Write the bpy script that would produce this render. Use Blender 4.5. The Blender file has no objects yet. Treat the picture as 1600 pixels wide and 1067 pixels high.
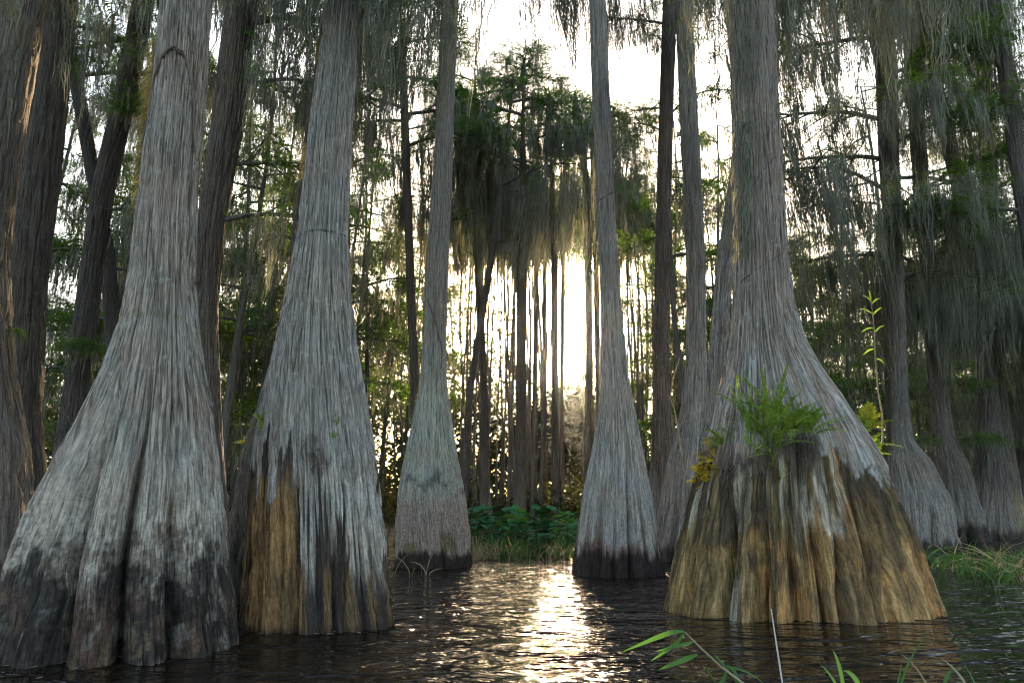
import bpy, math, random
import numpy as np
from mathutils import Vector, Matrix

# ------------------------------------------------------------------ scene, camera, sky, sun
sc = bpy.context.scene
col = sc.collection
PITCH = math.radians(13.0)
F = 1067.0
CX, CY = 800.0, 533.5
CAMH = 1.0
GLOW_HAZE = 0.00006  # density of the air volume added for the lens glow
cam_d = bpy.data.cameras.new('camera')
cam_d.lens = 24.0
cam_d.sensor_width = 36.0
cam_d.clip_start = 0.05
cam_d.clip_end = 2000.0
cam = bpy.data.objects.new('camera', cam_d)
col.objects.link(cam)
cam.location = (0, 0, CAMH)
cam.rotation_euler = (math.pi / 2 + PITCH, 0, 0)
sc.camera = cam

SUN_EL, SUN_AZ = math.radians(13.3), math.radians(5.0)     # azimuth to the right of +Y
SUN = Vector((math.sin(SUN_AZ) * math.cos(SUN_EL), math.cos(SUN_AZ) * math.cos(SUN_EL), math.sin(SUN_EL)))
world = bpy.data.worlds.new('World')
sc.world = world
world.use_nodes = True
wn = world.node_tree
bg = wn.nodes['Background']
sky = wn.nodes.new('ShaderNodeTexSky')
sky.sky_type = 'NISHITA'
sky.sun_disc = False
sky.sun_elevation = SUN_EL
sky.sun_rotation = SUN_AZ
sky.air_density = 1.0
sky.dust_density = 3.0
sky.ozone_density = 0.3
wn.links.new(sky.outputs[0], bg.inputs[0])
bg.inputs[1].default_value = 0.15
sl = bpy.data.lights.new('sun', 'SUN')
sl.energy = 5.0
sl.angle = math.radians(0.5)
sl.color = (1.0, 0.77, 0.48)
so = bpy.data.objects.new('sun', sl)
col.objects.link(so)
so.rotation_euler = SUN.to_track_quat('Z', 'Y').to_euler()
so.location = (0, 0, 60)

sc.view_settings.view_transform = 'Standard'
sc.view_settings.look = 'None'
sc.view_settings.exposure = 2.15
sc.view_settings.gamma = 1.0
sc.view_settings.use_curve_mapping = False
sc.render.engine = 'CYCLES'
sc.cycles.max_bounces = 5
sc.cycles.diffuse_bounces = 2
sc.cycles.glossy_bounces = 3
sc.cycles.transmission_bounces = 4
sc.cycles.transparent_max_bounces = 8
sc.cycles.volume_bounces = 0
sc.cycles.caustics_reflective = False
sc.cycles.caustics_refractive = False
sc.cycles.sample_clamp_indirect = 4.0
sc.cycles.use_denoising = True
sc.cycles.filter_width = 1.1
sc.cycles.use_adaptive_sampling = True
sc.cycles.adaptive_threshold = 0.035

# ------------------------------------------------------------------ helpers
CP, SP = math.cos(PITCH), math.sin(PITCH)


def at(x, y, d):
    """point of the vertical plane Y = d seen at photograph pixel (x, y); also metres per pixel there"""
    u, v = (x - CX) / F, (CY - y) / F
    t = d / (CP - SP * v)
    return u * t, d, CAMH + t * (SP + CP * v), t / F


def rngof(seed):
    return np.random.default_rng(seed)


def vnoise(u, v, nu, seed):
    """value noise, periodic in u (period 1, nu cells), free in v"""
    rng = rngof(seed)
    tab = rng.random((nu, 256))
    uu = (u % 1.0) * nu
    i = np.floor(uu).astype(int)
    fu = uu - i
    j = np.floor(v).astype(int)
    fv = v - j
    fu = fu * fu * (3 - 2 * fu)
    fv = fv * fv * (3 - 2 * fv)
    i0, i1 = i % nu, (i + 1) % nu
    j0, j1 = j % 256, (j + 1) % 256
    a = tab[i0, j0] * (1 - fu) + tab[i1, j0] * fu
    b = tab[i0, j1] * (1 - fu) + tab[i1, j1] * fu
    return a * (1 - fv) + b * fv


def fbm(u, v, nu, seed, octv=3, gain=0.5):
    s, a, t = 0.0, 1.0, 0.0
    for k in range(octv):
        s = s + a * vnoise(u, v * 2 ** k, nu * 2 ** k, seed + 17 * k)
        t += a
        a *= gain
    return s / t


def sstep(a, b, x):
    t = np.clip((x - a) / (b - a), 0, 1)
    return t * t * (3 - 2 * t)


def mesh_obj(name, V, faces, mat, parent=None, smooth=True, attrs=None, loops=None):
    """V (n,3); faces (m,k) int array of equal sized faces, or a list of such arrays"""
    V = np.asarray(V, dtype=np.float32).reshape(-1, 3)
    if not isinstance(faces, list):
        faces = [faces]
    me = bpy.data.meshes.new(name)
    me.vertices.add(len(V))
    me.vertices.foreach_set('co', V.ravel())
    idx = np.concatenate([f.ravel() for f in faces]).astype(np.int32)
    tot = np.concatenate([np.full(len(f), f.shape[1]) for f in faces]).astype(np.int32)
    st = np.concatenate([[0], np.cumsum(tot)[:-1]]).astype(np.int32)
    me.loops.add(len(idx))
    me.loops.foreach_set('vertex_index', idx)
    me.polygons.add(len(tot))
    me.polygons.foreach_set('loop_start', st)
    me.polygons.foreach_set('loop_total', tot)
    me.polygons.foreach_set('use_smooth', np.full(len(tot), smooth, dtype=bool))
    if attrs:
        for k, (typ, arr) in attrs.items():
            a = me.attributes.new(k, typ, 'POINT')
            if typ == 'FLOAT_COLOR':
                c = np.ones((len(V), 4), np.float32)
                c[:, :3] = arr
                a.data.foreach_set('color', c.ravel())
            elif typ == 'FLOAT_VECTOR':
                a.data.foreach_set('vector', np.asarray(arr, np.float32).ravel())
            else:
                a.data.foreach_set('value', np.asarray(arr, np.float32).ravel())
    me.update(calc_edges=True)
    me.materials.append(mat)
    ob = bpy.data.objects.new(name, me)
    col.objects.link(ob)
    if parent is not None:
        ob.parent = parent
    return ob


def tag(o, label=None, cat=None, group=None, kind=None):
    if label:
        o['label'] = label
    if cat:
        o['category'] = cat
    if group:
        o['group'] = group
    if kind:
        o['kind'] = kind
    return o


def empty(name, loc=(0, 0, 0)):
    o = bpy.data.objects.new(name, None)
    o.empty_display_size = 0.2
    col.objects.link(o)
    o.location = loc
    return o


def copy_of(src, parent=None):
    c = src.copy()
    col.objects.link(c)
    c.parent = parent
    return c


class Geo:
    """collects vertices and faces of one part"""

    def __init__(self):
        self.V, self.Q, self.T, self.n = [], [], [], 0

    def add(self, V, Q=None, T=None):
        V = np.asarray(V, float).reshape(-1, 3)
        self.V.append(V)
        if Q is not None and len(Q):
            self.Q.append(np.asarray(Q, int) + self.n)
        if T is not None and len(T):
            self.T.append(np.asarray(T, int) + self.n)
        self.n += len(V)

    def tube(self, P, R, k=6, cap=True):
        P = np.asarray(P, float)
        R = np.broadcast_to(np.asarray(R, float), (len(P),))
        n = len(P)
        T = np.gradient(P, axis=0)
        T /= np.linalg.norm(T, axis=1)[:, None] + 1e-9
        ref = np.array([0.3, 0.2, 0.93]) if abs(T[0][2]) < 0.8 else np.array([1.0, 0.1, 0.0])
        A = np.cross(T, ref)
        A /= np.linalg.norm(A, axis=1)[:, None] + 1e-9
        B = np.cross(T, A)
        th = np.arange(k) / k * 2 * np.pi
        V = P[:, None] + R[:, None, None] * (np.cos(th)[None, :, None] * A[:, None] + np.sin(th)[None, :, None] * B[:, None])
        i, j = np.meshgrid(np.arange(n - 1), np.arange(k), indexing='ij')
        j2 = (j + 1) % k
        Q = np.stack([i * k + j, i * k + j2, (i + 1) * k + j2, (i + 1) * k + j], -1).reshape(-1, 4)
        self.add(V, Q)

    def build(self, name, mat, parent=None, smooth=True):
        V = np.concatenate(self.V)
        fs = []
        if self.Q:
            fs.append(np.concatenate(self.Q))
        if self.T:
            fs.append(np.concatenate(self.T))
        return mesh_obj(name, V, fs, mat, parent, smooth)


# ------------------------------------------------------------------ materials
def new_mat(name):
    m = bpy.data.materials.new(name)
    m.use_nodes = True
    nt = m.node_tree
    nt.nodes.clear()
    out = nt.nodes.new('ShaderNodeOutputMaterial')
    return m, nt, out


def nd(nt, typ, **kw):
    n = nt.nodes.new(typ)
    for k, v in kw.items():
        if k in n.inputs:
            n.inputs[k].default_value = v
        else:
            setattr(n, k, v)
    return n


def ramp(nt, src, stops):
    r = nt.nodes.new('ShaderNodeValToRGB')
    el = r.color_ramp.elements
    while len(el) < len(stops):
        el.new(0.5)
    for e, (p, c) in zip(el, stops):
        e.position = p
        e.color = (c[0], c[1], c[2], 1) if not np.isscalar(c) else (c, c, c, 1)
    nt.links.new(src, r.inputs[0])
    return r.outputs[0]


def mixc(nt, fac, a, b, mode='MIX'):
    m = nt.nodes.new('ShaderNodeMix')
    m.data_type = 'RGBA'
    m.blend_type = mode
    for s, v in ((m.inputs[0], fac), (m.inputs[6], a), (m.inputs[7], b)):
        if isinstance(v, (int, float)):
            s.default_value = v
        elif isinstance(v, (tuple, list)):
            s.default_value = (v[0], v[1], v[2], 1)
        else:
            nt.links.new(v, s)
    return m.outputs[2]


def bark_material(name, lichen=0.5, bump=0.6):
    m, nt, out = new_mat(name)
    L = nt.links
    tint = nd(nt, 'ShaderNodeAttribute', attribute_name='tint')
    fib = nd(nt, 'ShaderNodeAttribute', attribute_name='fib')
    sc1 = nd(nt, 'ShaderNodeVectorMath', operation='MULTIPLY')
    L.new(fib.outputs['Vector'], sc1.inputs[0])
    sc1.inputs[1].default_value = (1, 1, 0.06)
    n1 = nd(nt, 'ShaderNodeTexNoise', Scale=26.0, Detail=6.0, Roughness=0.65)
    L.new(sc1.outputs[0], n1.inputs['Vector'])
    n2 = nd(nt, 'ShaderNodeTexNoise', Scale=90.0, Detail=3.0, Roughness=0.6)
    sc2 = nd(nt, 'ShaderNodeVectorMath', operation='MULTIPLY')
    L.new(fib.outputs['Vector'], sc2.inputs[0])
    sc2.inputs[1].default_value = (1, 1, 0.13)
    L.new(sc2.outputs[0], n2.inputs['Vector'])
    v1 = ramp(nt, n1.outputs[0], [(0.32, 0.55), (0.5, 1.05), (0.70, 1.45)])
    v2 = ramp(nt, n2.outputs[0], [(0.3, 0.6), (0.7, 1.3)])
    fst = nd(nt, 'ShaderNodeAttribute', attribute_name='fissure')
    geo = nd(nt, 'ShaderNodeNewGeometry')
    ni = nd(nt, 'ShaderNodeTexNoise', Scale=34.0, Detail=5.0, Roughness=0.7)
    L.new(geo.outputs['Position'], ni.inputs['Vector'])
    vi = ramp(nt, ni.outputs[0], [(0.32, 0.45), (0.5, 1.0), (0.68, 1.35)])
    c = mixc(nt, 1.0, mixc(nt, 1.0, tint.outputs['Color'], v1, 'MULTIPLY'), v2, 'MULTIPLY')
    ci = mixc(nt, 1.0, mixc(nt, 0.45, tint.outputs['Color'], c), vi, 'MULTIPLY')
    c = mixc(nt, fst.outputs['Fac'], ci, c)
    # narrow dark fissures between the strips of bark
    fis = []
    for (scl, zs, lo, hi, dk) in ((17.0, 0.045, 0.010, 0.036, 0.46), (46.0, 0.055, 0.012, 0.042, 0.62)):
        vm = nd(nt, 'ShaderNodeVectorMath', operation='MULTIPLY')
        L.new(fib.outputs['Vector'], vm.inputs[0])
        vm.inputs[1].default_value = (1, 1, zs)
        nf = nd(nt, 'ShaderNodeTexNoise', Scale=scl, Detail=2.0, Roughness=0.45, Distortion=0.1)
        L.new(vm.outputs[0], nf.inputs['Vector'])
        m1 = nd(nt, 'ShaderNodeMath', operation='SUBTRACT')
        L.new(nf.outputs[0], m1.inputs[0])
        m1.inputs[1].default_value = 0.5
        m2 = nd(nt, 'ShaderNodeMath', operation='ABSOLUTE')
        L.new(m1.outputs[0], m2.inputs[0])
        f_ = ramp(nt, m2.outputs[0], [(lo, dk), (hi, 1.0)])
        c = mixc(nt, fst.outputs['Fac'], c, mixc(nt, 1.0, c, f_, 'MULTIPLY'))
        fis.append(f_)
    vm = nd(nt, 'ShaderNodeVectorMath', operation='MULTIPLY')
    L.new(fib.outputs['Vector'], vm.inputs[0])
    vm.inputs[1].default_value = (1, 1, 0.05)
    nf = nd(nt, 'ShaderNodeTexNoise', Scale=120.0, Detail=2.0, Roughness=0.5)
    L.new(vm.outputs[0], nf.inputs['Vector'])
    f3 = ramp(nt, nf.outputs[0], [(0.40, 0.45), (0.50, 1.0), (0.62, 1.12)])
    inv = nd(nt, 'ShaderNodeMath', operation='SUBTRACT')
    inv.inputs[0].default_value = 1.0
    L.new(fst.outputs['Fac'], inv.inputs[1])
    iv2 = nd(nt, 'ShaderNodeMath', operation='MULTIPLY')
    L.new(inv.outputs[0], iv2.inputs[0])
    iv2.inputs[1].default_value = 0.9
    c = mixc(nt, iv2.outputs[0], c, mixc(nt, 1.0, c, f3, 'MULTIPLY'))
    fis.append(f3)
    # broad brown and blue grey drift
    n3 = nd(nt, 'ShaderNodeTexNoise', Scale=2.3, Detail=4.0)
    L.new(geo.outputs['Position'], n3.inputs['Vector'])
    dr = ramp(nt, n3.outputs[0], [(0.3, (1.12, 0.98, 0.86)), (0.7, (1.0, 1.0, 0.98))])
    c = mixc(nt, 1.0, c, dr, 'MULTIPLY')
    # pale green crustose lichen in spots
    vo = nd(nt, 'ShaderNodeTexVoronoi', Scale=11.0, Randomness=1.0)
    wob = nd(nt, 'ShaderNodeTexNoise', Scale=30.0, Detail=3.0)
    L.new(geo.outputs['Position'], wob.inputs['Vector'])
    ad = nd(nt, 'ShaderNodeVectorMath', operation='MULTIPLY_ADD')
    L.new(wob.outputs['Color'], ad.inputs[0])
    ad.inputs[1].default_value = (0.07, 0.07, 0.07)
    L.new(geo.outputs['Position'], ad.inputs[2])
    L.new(ad.outputs[0], vo.inputs['Vector'])
    spot = ramp(nt, vo.outputs['Distance'], [(0.20, 1.0), (0.30, 0.0)])
    la = nd(nt, 'ShaderNodeAttribute', attribute_name='lichen')
    n4 = nd(nt, 'ShaderNodeTexNoise', Scale=3.1, Detail=2.0)
    L.new(geo.outputs['Position'], n4.inputs['Vector'])
    gate = ramp(nt, n4.outputs[0], [(0.47, 0.0), (0.58, 1.0)])
    f1 = mixc(nt, 1.0, spot, gate, 'MULTIPLY')
    f2 = mixc(nt, 1.0, f1, la.outputs['Color'], 'MULTIPLY')
    fm = nd(nt, 'ShaderNodeMath', operation='MULTIPLY')
    L.new(f2, fm.inputs[0])
    fm.inputs[1].default_value = lichen
    c = mixc(nt, fm.outputs[0], c, (0.44, 0.47, 0.39))
    bs = nd(nt, 'ShaderNodeBsdfPrincipled', Roughness=0.88)
    bs.inputs['Specular IOR Level'].default_value = 0.25
    L.new(c, bs.inputs['Base Color'])
    bm = nd(nt, 'ShaderNodeBump', Strength=bump, Distance=0.025)
    hs = nd(nt, 'ShaderNodeMath', operation='MULTIPLY_ADD')
    L.new(n2.outputs[0], hs.inputs[0])
    hs.inputs[1].default_value = 0.45
    L.new(n1.outputs[0], hs.inputs[2])
    h2 = nd(nt, 'ShaderNodeMath', operation='MULTIPLY_ADD')
    L.new(fis[0], h2.inputs[0])
    h2.inputs[1].default_value = 0.8
    L.new(hs.outputs[0], h2.inputs[2])
    h3 = nd(nt, 'ShaderNodeMath', operation='MULTIPLY_ADD')
    L.new(fis[1], h3.inputs[0])
    h3.inputs[1].default_value = 0.4
    L.new(h2.outputs[0], h3.inputs[2])
    h4 = nd(nt, 'ShaderNodeMath', operation='MULTIPLY_ADD')
    L.new(fis[2], h4.inputs[0])
    h4.inputs[1].default_value = 0.35
    L.new(h3.outputs[0], h4.inputs[2])
    L.new(h4.outputs[0], bm.inputs['Height'])
    L.new(bm.outputs[0], bs.inputs['Normal'])
    L.new(bs.outputs[0], out.inputs[0])
    return m


def plain_bark(name, ca, cb):
    m, nt, out = new_mat(name)
    L = nt.links
    tc = nd(nt, 'ShaderNodeTexCoord')
    mp = nd(nt, 'ShaderNodeMapping')
    mp.inputs['Scale'].default_value = (1, 1, 0.12)
    L.new(tc.outputs['Object'], mp.inputs[0])
    n = nd(nt, 'ShaderNodeTexNoise', Scale=14.0, Detail=6.0, Roughness=0.65)
    L.new(mp.outputs[0], n.inputs['Vector'])
    c = ramp(nt, n.outputs[0], [(0.3, ca), (0.7, cb)])
    bs = nd(nt, 'ShaderNodeBsdfPrincipled', Roughness=0.9)
    bs.inputs['Specular IOR Level'].default_value = 0.2
    L.new(c, bs.inputs['Base Color'])
    bm = nd(nt, 'ShaderNodeBump', Strength=0.7, Distance=0.03)
    L.new(n.outputs[0], bm.inputs['Height'])
    L.new(bm.outputs[0], bs.inputs['Normal'])
    L.new(bs.outputs[0], out.inputs[0])
    return m


def leaf_material(name, ca, cb, trans=0.45, tcol=None, rough=0.6, scale=1.2, spec=0.25):
    """diffuse + translucent blades whose colour drifts from clump to clump"""
    m, nt, out = new_mat(name)
    L = nt.links
    geo = nd(nt, 'ShaderNodeNewGeometry')
    n = nd(nt, 'ShaderNodeTexNoise', Scale=scale, Detail=3.0)
    L.new(geo.outputs['Position'], n.inputs['Vector'])
    rnd = nd(nt, 'ShaderNodeMath', operation='MULTIPLY_ADD')
    L.new(geo.outputs['Random Per Island'], rnd.inputs[0])
    rnd.inputs[1].default_value = 0.35
    L.new(n.outputs[0], rnd.inputs[2])
    sub = nd(nt, 'ShaderNodeMath', operation='SUBTRACT')
    L.new(rnd.outputs[0], sub.inputs[0])
    sub.inputs[1].default_value = 0.175
    c = ramp(nt, sub.outputs[0], [(0.3, ca), (0.7, cb)])
    bs = nd(nt, 'ShaderNodeBsdfPrincipled', Roughness=rough)
    bs.inputs['Specular IOR Level'].default_value = spec
    L.new(c, bs.inputs['Base Color'])
    tr = nd(nt, 'ShaderNodeBsdfTranslucent')
    tc = mixc(nt, 1.0, c, tcol or (1.4, 1.3, 0.8), 'MULTIPLY')
    L.new(tc, tr.inputs[0])
    mx = nd(nt, 'ShaderNodeMixShader')
    mx.inputs[0].default_value = trans
    L.new(bs.outputs[0], mx.inputs[1])
    L.new(tr.outputs[0], mx.inputs[2])
    L.new(mx.outputs[0], out.inputs[0])
    return m


def water_material():
    m, nt, out = new_mat('water')
    L = nt.links
    geo = nd(nt, 'ShaderNodeNewGeometry')
    bs = nd(nt, 'ShaderNodeBsdfPrincipled', Roughness=0.035)
    bs.inputs['Base Color'].default_value = (0.010, 0.0065, 0.0035, 1)
    bs.inputs['IOR'].default_value = 1.33
    mp = nd(nt, 'ShaderNodeMapping')
    mp.inputs['Scale'].default_value = (0.65, 1.4, 1)
    mp.inputs['Rotation'].default_value = (0, 0, 0.25)
    L.new(geo.outputs['Position'], mp.inputs[0])
    n1 = nd(nt, 'ShaderNodeTexNoise', Scale=1.7, Detail=2.0, Roughness=0.5, Distortion=0.8)
    n2 = nd(nt, 'ShaderNodeTexNoise', Scale=5.5, Detail=2.0, Roughness=0.5, Distortion=1.0)
    L.new(mp.outputs[0], n1.inputs['Vector'])
    L.new(mp.outputs[0], n2.inputs['Vector'])
    b1 = nd(nt, 'ShaderNodeBump', Strength=1.0, Distance=0.22)
    L.new(n1.outputs[0], b1.inputs['Height'])
    b2 = nd(nt, 'ShaderNodeBump', Strength=1.0, Distance=0.070)
    L.new(n2.outputs[0], b2.inputs['Height'])
    L.new(b1.outputs[0], b2.inputs['Normal'])
    n3 = nd(nt, 'ShaderNodeTexNoise', Scale=17.0, Detail=1.0, Distortion=0.5)
    L.new(mp.outputs[0], n3.inputs['Vector'])
    b3 = nd(nt, 'ShaderNodeBump', Strength=1.0, Distance=0.010)
    L.new(n3.outputs[0], b3.inputs['Height'])
    L.new(b2.outputs[0], b3.inputs['Normal'])
    L.new(b3.outputs[0], bs.inputs['Normal'])
    L.new(bs.outputs[0], out.inputs[0])
    return m


def ground_material():
    m, nt, out = new_mat('leaf_litter')
    L = nt.links
    geo = nd(nt, 'ShaderNodeNewGeometry')
    n = nd(nt, 'ShaderNodeTexNoise', Scale=6.0, Detail=8.0, Roughness=0.7)
    L.new(geo.outputs['Position'], n.inputs['Vector'])
    c = ramp(nt, n.outputs[0], [(0.3, (0.02, 0.016, 0.011)), (0.7, (0.07, 0.055, 0.035))])
    bs = nd(nt, 'ShaderNodeBsdfPrincipled', Roughness=0.95)
    bs.inputs['Specular IOR Level'].default_value = 0.0
    L.new(c, bs.inputs['Base Color'])
    bm = nd(nt, 'ShaderNodeBump', Strength=0.8, Distance=0.05)
    L.new(n.outputs[0], bm.inputs['Height'])
    L.new(bm.outputs[0], bs.inputs['Normal'])
    L.new(bs.outputs[0], out.inputs[0])
    return m


M_BARK = bark_material('cypress_bark')
M_BARK_PLAIN = bark_material('cypress_bark_plain', lichen=0.2, bump=0.8)
M_LIMB = plain_bark('limb_bark', (0.075, 0.066, 0.058), (0.20, 0.18, 0.16))
M_MOSS = leaf_material('spanish_moss', (0.125, 0.135, 0.10), (0.28, 0.285, 0.225), 0.30, (1.15, 1.1, 0.9), 0.9, 1.5)
M_NEEDLE = leaf_material('cypress_needles', (0.04, 0.09, 0.02), (0.11, 0.20, 0.045), 0.45, (1.6, 1.5, 0.6), 0.6, 0.9)
M_BUSH = leaf_material('undergrowth_leaves', (0.02, 0.04, 0.012), (0.06, 0.09, 0.025), 0.4, (1.5, 1.4, 0.6), 0.6, 0.5)
M_FARLEAF = leaf_material('far_leaves', (0.018, 0.030, 0.012), (0.05, 0.06, 0.022), 0.25, (2.0, 1.4, 0.6), 0.8, 0.3)
M_FERN = leaf_material('fern_fronds', (0.13, 0.24, 0.03), (0.38, 0.47, 0.10), 0.4, (1.3, 1.3, 0.6), 0.45, 5.0)
M_FERN_Y = leaf_material('yellow_fronds', (0.20, 0.27, 0.035), (0.38, 0.40, 0.06), 0.4, (1.2, 1.1, 0.6), 0.5, 5.0)
M_GOLD = leaf_material('yellowed_leaves', (0.50, 0.35, 0.03), (0.70, 0.57, 0.09), 0.4, (1.1, 1.05, 0.5), 0.5, 9.0)
M_ARROW = leaf_material('pickerel_leaves', (0.025, 0.085, 0.04), (0.065, 0.16, 0.075), 0.12, (1.2, 1.4, 0.5), 0.8, 4.0, 0.0)
M_GRASS = leaf_material('marsh_grass', (0.035, 0.10, 0.022), (0.10, 0.20, 0.045), 0.25, (1.2, 1.3, 0.5), 0.5, 4.0)
M_STRAW = leaf_material('dry_straw', (0.22, 0.17, 0.09), (0.42, 0.36, 0.24), 0.3, (1.2, 1.0, 0.7), 0.7, 6.0)
M_AIR = leaf_material('air_plants', (0.16, 0.17, 0.10), (0.34, 0.33, 0.18), 0.5, (1.5, 1.15, 0.6), 0.8, 5.0)
M_AIRG = leaf_material('grey_air_plants', (0.17, 0.18, 0.13), (0.34, 0.35, 0.27), 0.3, (1.2, 1.1, 0.8), 0.8, 5.0)
M_VINE = plain_bark('vine_stem', (0.07, 0.055, 0.045), (0.19, 0.155, 0.13))
M_STICK = plain_bark('bleached_stick', (0.50, 0.44, 0.40), (0.66, 0.60, 0.56))
M_WATER = water_material()
M_GROUND = ground_material()


# ------------------------------------------------------------------ water and ground
def sheet(name, xs, ys, zf, mat):
    X, Y = np.meshgrid(xs, ys, indexing='ij')
    V = np.stack([X, Y, zf(X, Y)], -1)
    nx, ny = len(xs), len(ys)
    i, j = np.meshgrid(np.arange(nx - 1), np.arange(ny - 1), indexing='ij')
    Q = np.stack([i * ny + j, (i + 1) * ny + j, (i + 1) * ny + j + 1, i * ny + j + 1], -1).reshape(-1, 4)
    return tag(mesh_obj(name, V, Q, mat), kind='structure')


EXT = 170.0
sheet('water', np.linspace(-EXT, EXT, 3), np.array([-30., 0, 60, EXT]), lambda X, Y: X * 0, M_WATER)


def ground_z(X, Y):
    b = sstep(21, 32, Y + 1.2 * np.sin(X * 0.31) + 1.5 * np.sin(X * 0.13 + 1))
    b = np.maximum(b, np.exp(-((X - 0.4) / 4.5) ** 4) * sstep(13.2, 16.5, Y))
    return -0.9 + 1.15 * b + 0.12 * np.sin(X * 0.7 + Y * 0.3) * b


sheet('ground', np.r_[np.linspace(-EXT, -12, 50), np.linspace(-11.5, 11.5, 47), np.linspace(12, EXT, 50)], np.r_[np.linspace(-30, 11, 12), np.linspace(12, 34, 50), np.linspace(35, EXT, 60)], ground_z, M_GROUND)


# ------------------------------------------------------------------ cypress trunks
TREES = {}


def trunk_mesh(name, parent, d, rows, nth, nz, mat, ky=0.7, creases=(), seed=1, flute=0.06, bark=0.012,
               nu=64, paint=None, step=None, zmax=None, front=0.66, top_extra=14.0, lichen=None, twist=0.03, slim=0.97, fmin=0.4):
    """rows: (y, x_left, x_right) read off the photograph, turned into a trunk standing at distance d"""
    pts = []
    for (y, xl, xr) in rows:
        X, _, Z, mpp = at(0.5 * (xl + xr), y, d)
        pts.append((Z, X, 0.5 * (xr - xl) * mpp * slim))
    pts.sort()
    Zp, Xp, Rp = (np.array(a) for a in zip(*pts))
    if Zp[0] > 0:
        s = (Rp[1] - Rp[0]) / (Zp[1] - Zp[0])
        Zp = np.r_[0.0, Zp]
        Xp = np.r_[Xp[0] - (Xp[1] - Xp[0]) / (Zp[2] - Zp[1]) * Zp[1], Xp]
        Rp = np.r_[Rp[0] - s * Zp[1], Rp]
    ztop = Zp[-1]
    sx = (Xp[-1] - Xp[-2]) / (Zp[-1] - Zp[-2])
    zend = ztop + top_extra
    Zp = np.r_[-0.6, Zp, ztop + top_extra * 0.5, zend]
    Xp = np.r_[Xp[0], Xp, Xp[-1] + sx * top_extra * 0.35, Xp[-1] + sx * top_extra * 0.5]
    Rp = np.r_[Rp[0] * 1.06, Rp, Rp[-1] * 0.72, Rp[-1] * 0.3]
    fz = np.linspace(-0.6, zend, 1600)
    w = max(3, int(0.18 / (fz[1] - fz[0])))
    ker = np.hanning(2 * w + 3)
    ker /= ker.sum()

    def smooth(a):
        p = np.pad(a, len(ker) // 2, mode='edge')
        return np.convolve(p, ker, 'valid')
    fX, fR = smooth(np.interp(fz, Zp, Xp)), smooth(np.interp(fz, Zp, Rp))
    n_hi = int(nz * 0.9)
    t = np.linspace(0, 1, n_hi)
    zv = -0.35 + (ztop + 0.8 + 0.35) * (0.45 * t + 0.55 * t ** 1.8)
    z = np.r_[zv, np.linspace(ztop + 0.8, zend, nz - n_hi + 1)[1:]]
    nf = int(nth * front)
    th = np.r_[np.linspace(-np.pi, 0, nf, endpoint=False), np.linspace(0, np.pi, nth - nf, endpoint=False)]
    TH, Z = np.meshgrid(th, z)
    U = TH / (2 * np.pi) + 0.5
    r = np.interp(Z, fz, fR)
    xc = np.interp(Z, fz, fX)
    rtop = np.interp(min(ztop, 4.0), fz, fR)
    flare = np.clip((r - rtop) / (r.max() - rtop + 1e-6), 0, 1)
    K = 1 + (ky - 1) * sstep(0.05, 0.8, flare)
    # buttress creases: sharp valleys between rounded lobes
    Fc = np.zeros_like(TH)
    rng = rngof(seed)
    cl = [(-math.acos(max(-1, min(1, c[0]))),) + tuple(c[1:]) for c in creases]
    for k in range(6):
        cl.append((rng.uniform(0.25, 2.9), rng.uniform(0.1, 0.22), rng.uniform(0.9, 2.0), rng.uniform(0.10, 0.2)))
    for (t0, dep, zt, wd) in cl:
        dep, wd = dep * 1.5, wd * 1.35
        a = dep * sstep(zt, zt * 0.30, Z) * (0.35 + 0.65 * sstep(0.0, 0.5, flare))
        wob = 0.035 * (vnoise(U * 0 + t0, Z * 1.3, 8, seed + int((t0 + 9) * 50) + 99) - 0.5) * 2
        dth = np.abs((TH - t0 - wob + np.pi) % (2 * np.pi) - np.pi)
        Fc += -a * (0.6 * np.exp(-(dth / wd) ** 1.1) + 0.6 * np.exp(-(dth / (0.42 * wd)) ** 1.6)) + 0.13 * a * np.exp(-((dth - 2.2 * wd) / (1.6 * wd)) ** 2)
    # rippled secondary flutes that die out up the stem
    wu = U + 0.006 * (fbm(U, Z * 0.9, 9, seed + 3) - 0.5)
    n = vnoise(wu, Z * 0.35, 22, seed + 5)
    Fc += flute * (0.35 + 0.65 * flare) * ((1 - np.abs(2 * n - 1)) - 0.5) * 0.8
    Fc += 0.10 * (fbm(U, Z * 0.5 + 3, 5, seed + 8, 2) - 0.62) * (0.4 + 0.6 * flare)
    # stringy bark: long furrows running up the stem
    wu = U + twist * Z * 0.1 + (0.009 - 0.005 * flare) * (fbm(U, Z * 1.2, 14, seed + 31) - 0.5) + 0.002 * (vnoise(U, Z * 6, 60, seed + 33) - .5)
    b1 = vnoise(wu, Z * 1.3, nu, seed + 41)
    b2 = vnoise(wu, Z * 2.8, nu * 2, seed + 43)
    b3 = vnoise(wu, Z * 6.0, nu * 2, seed + 47)
    b4 = vnoise(wu, Z * 4.0, nu * 3, seed + 49)
    hb = 0.65 * sstep(0.0, 0.16, np.abs(b1 - 0.5)) + 0.4 * sstep(0.0, 0.2, np.abs(b2 - 0.5)) + 0.3 * b3 + 0.25 * b4
    b5 = vnoise(wu, Z * 1.8, nu * 5, seed + 53)
    hb = hb - flare * 0.5 * (1 - sstep(0.0, 0.22, np.abs(b5 - 0.5)))
    R = r * (1 + Fc) + 2.3 * bark * (hb - 1.30) * (0.6 + 0.6 * np.minimum(1.6, r / 0.3))
    if step is not None:
        R = R + step(TH, U, Z, r)
    V = np.stack([xc + R * np.cos(TH), d + K * R * np.sin(TH), Z], -1)
    m_, n_ = TH.shape
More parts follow.
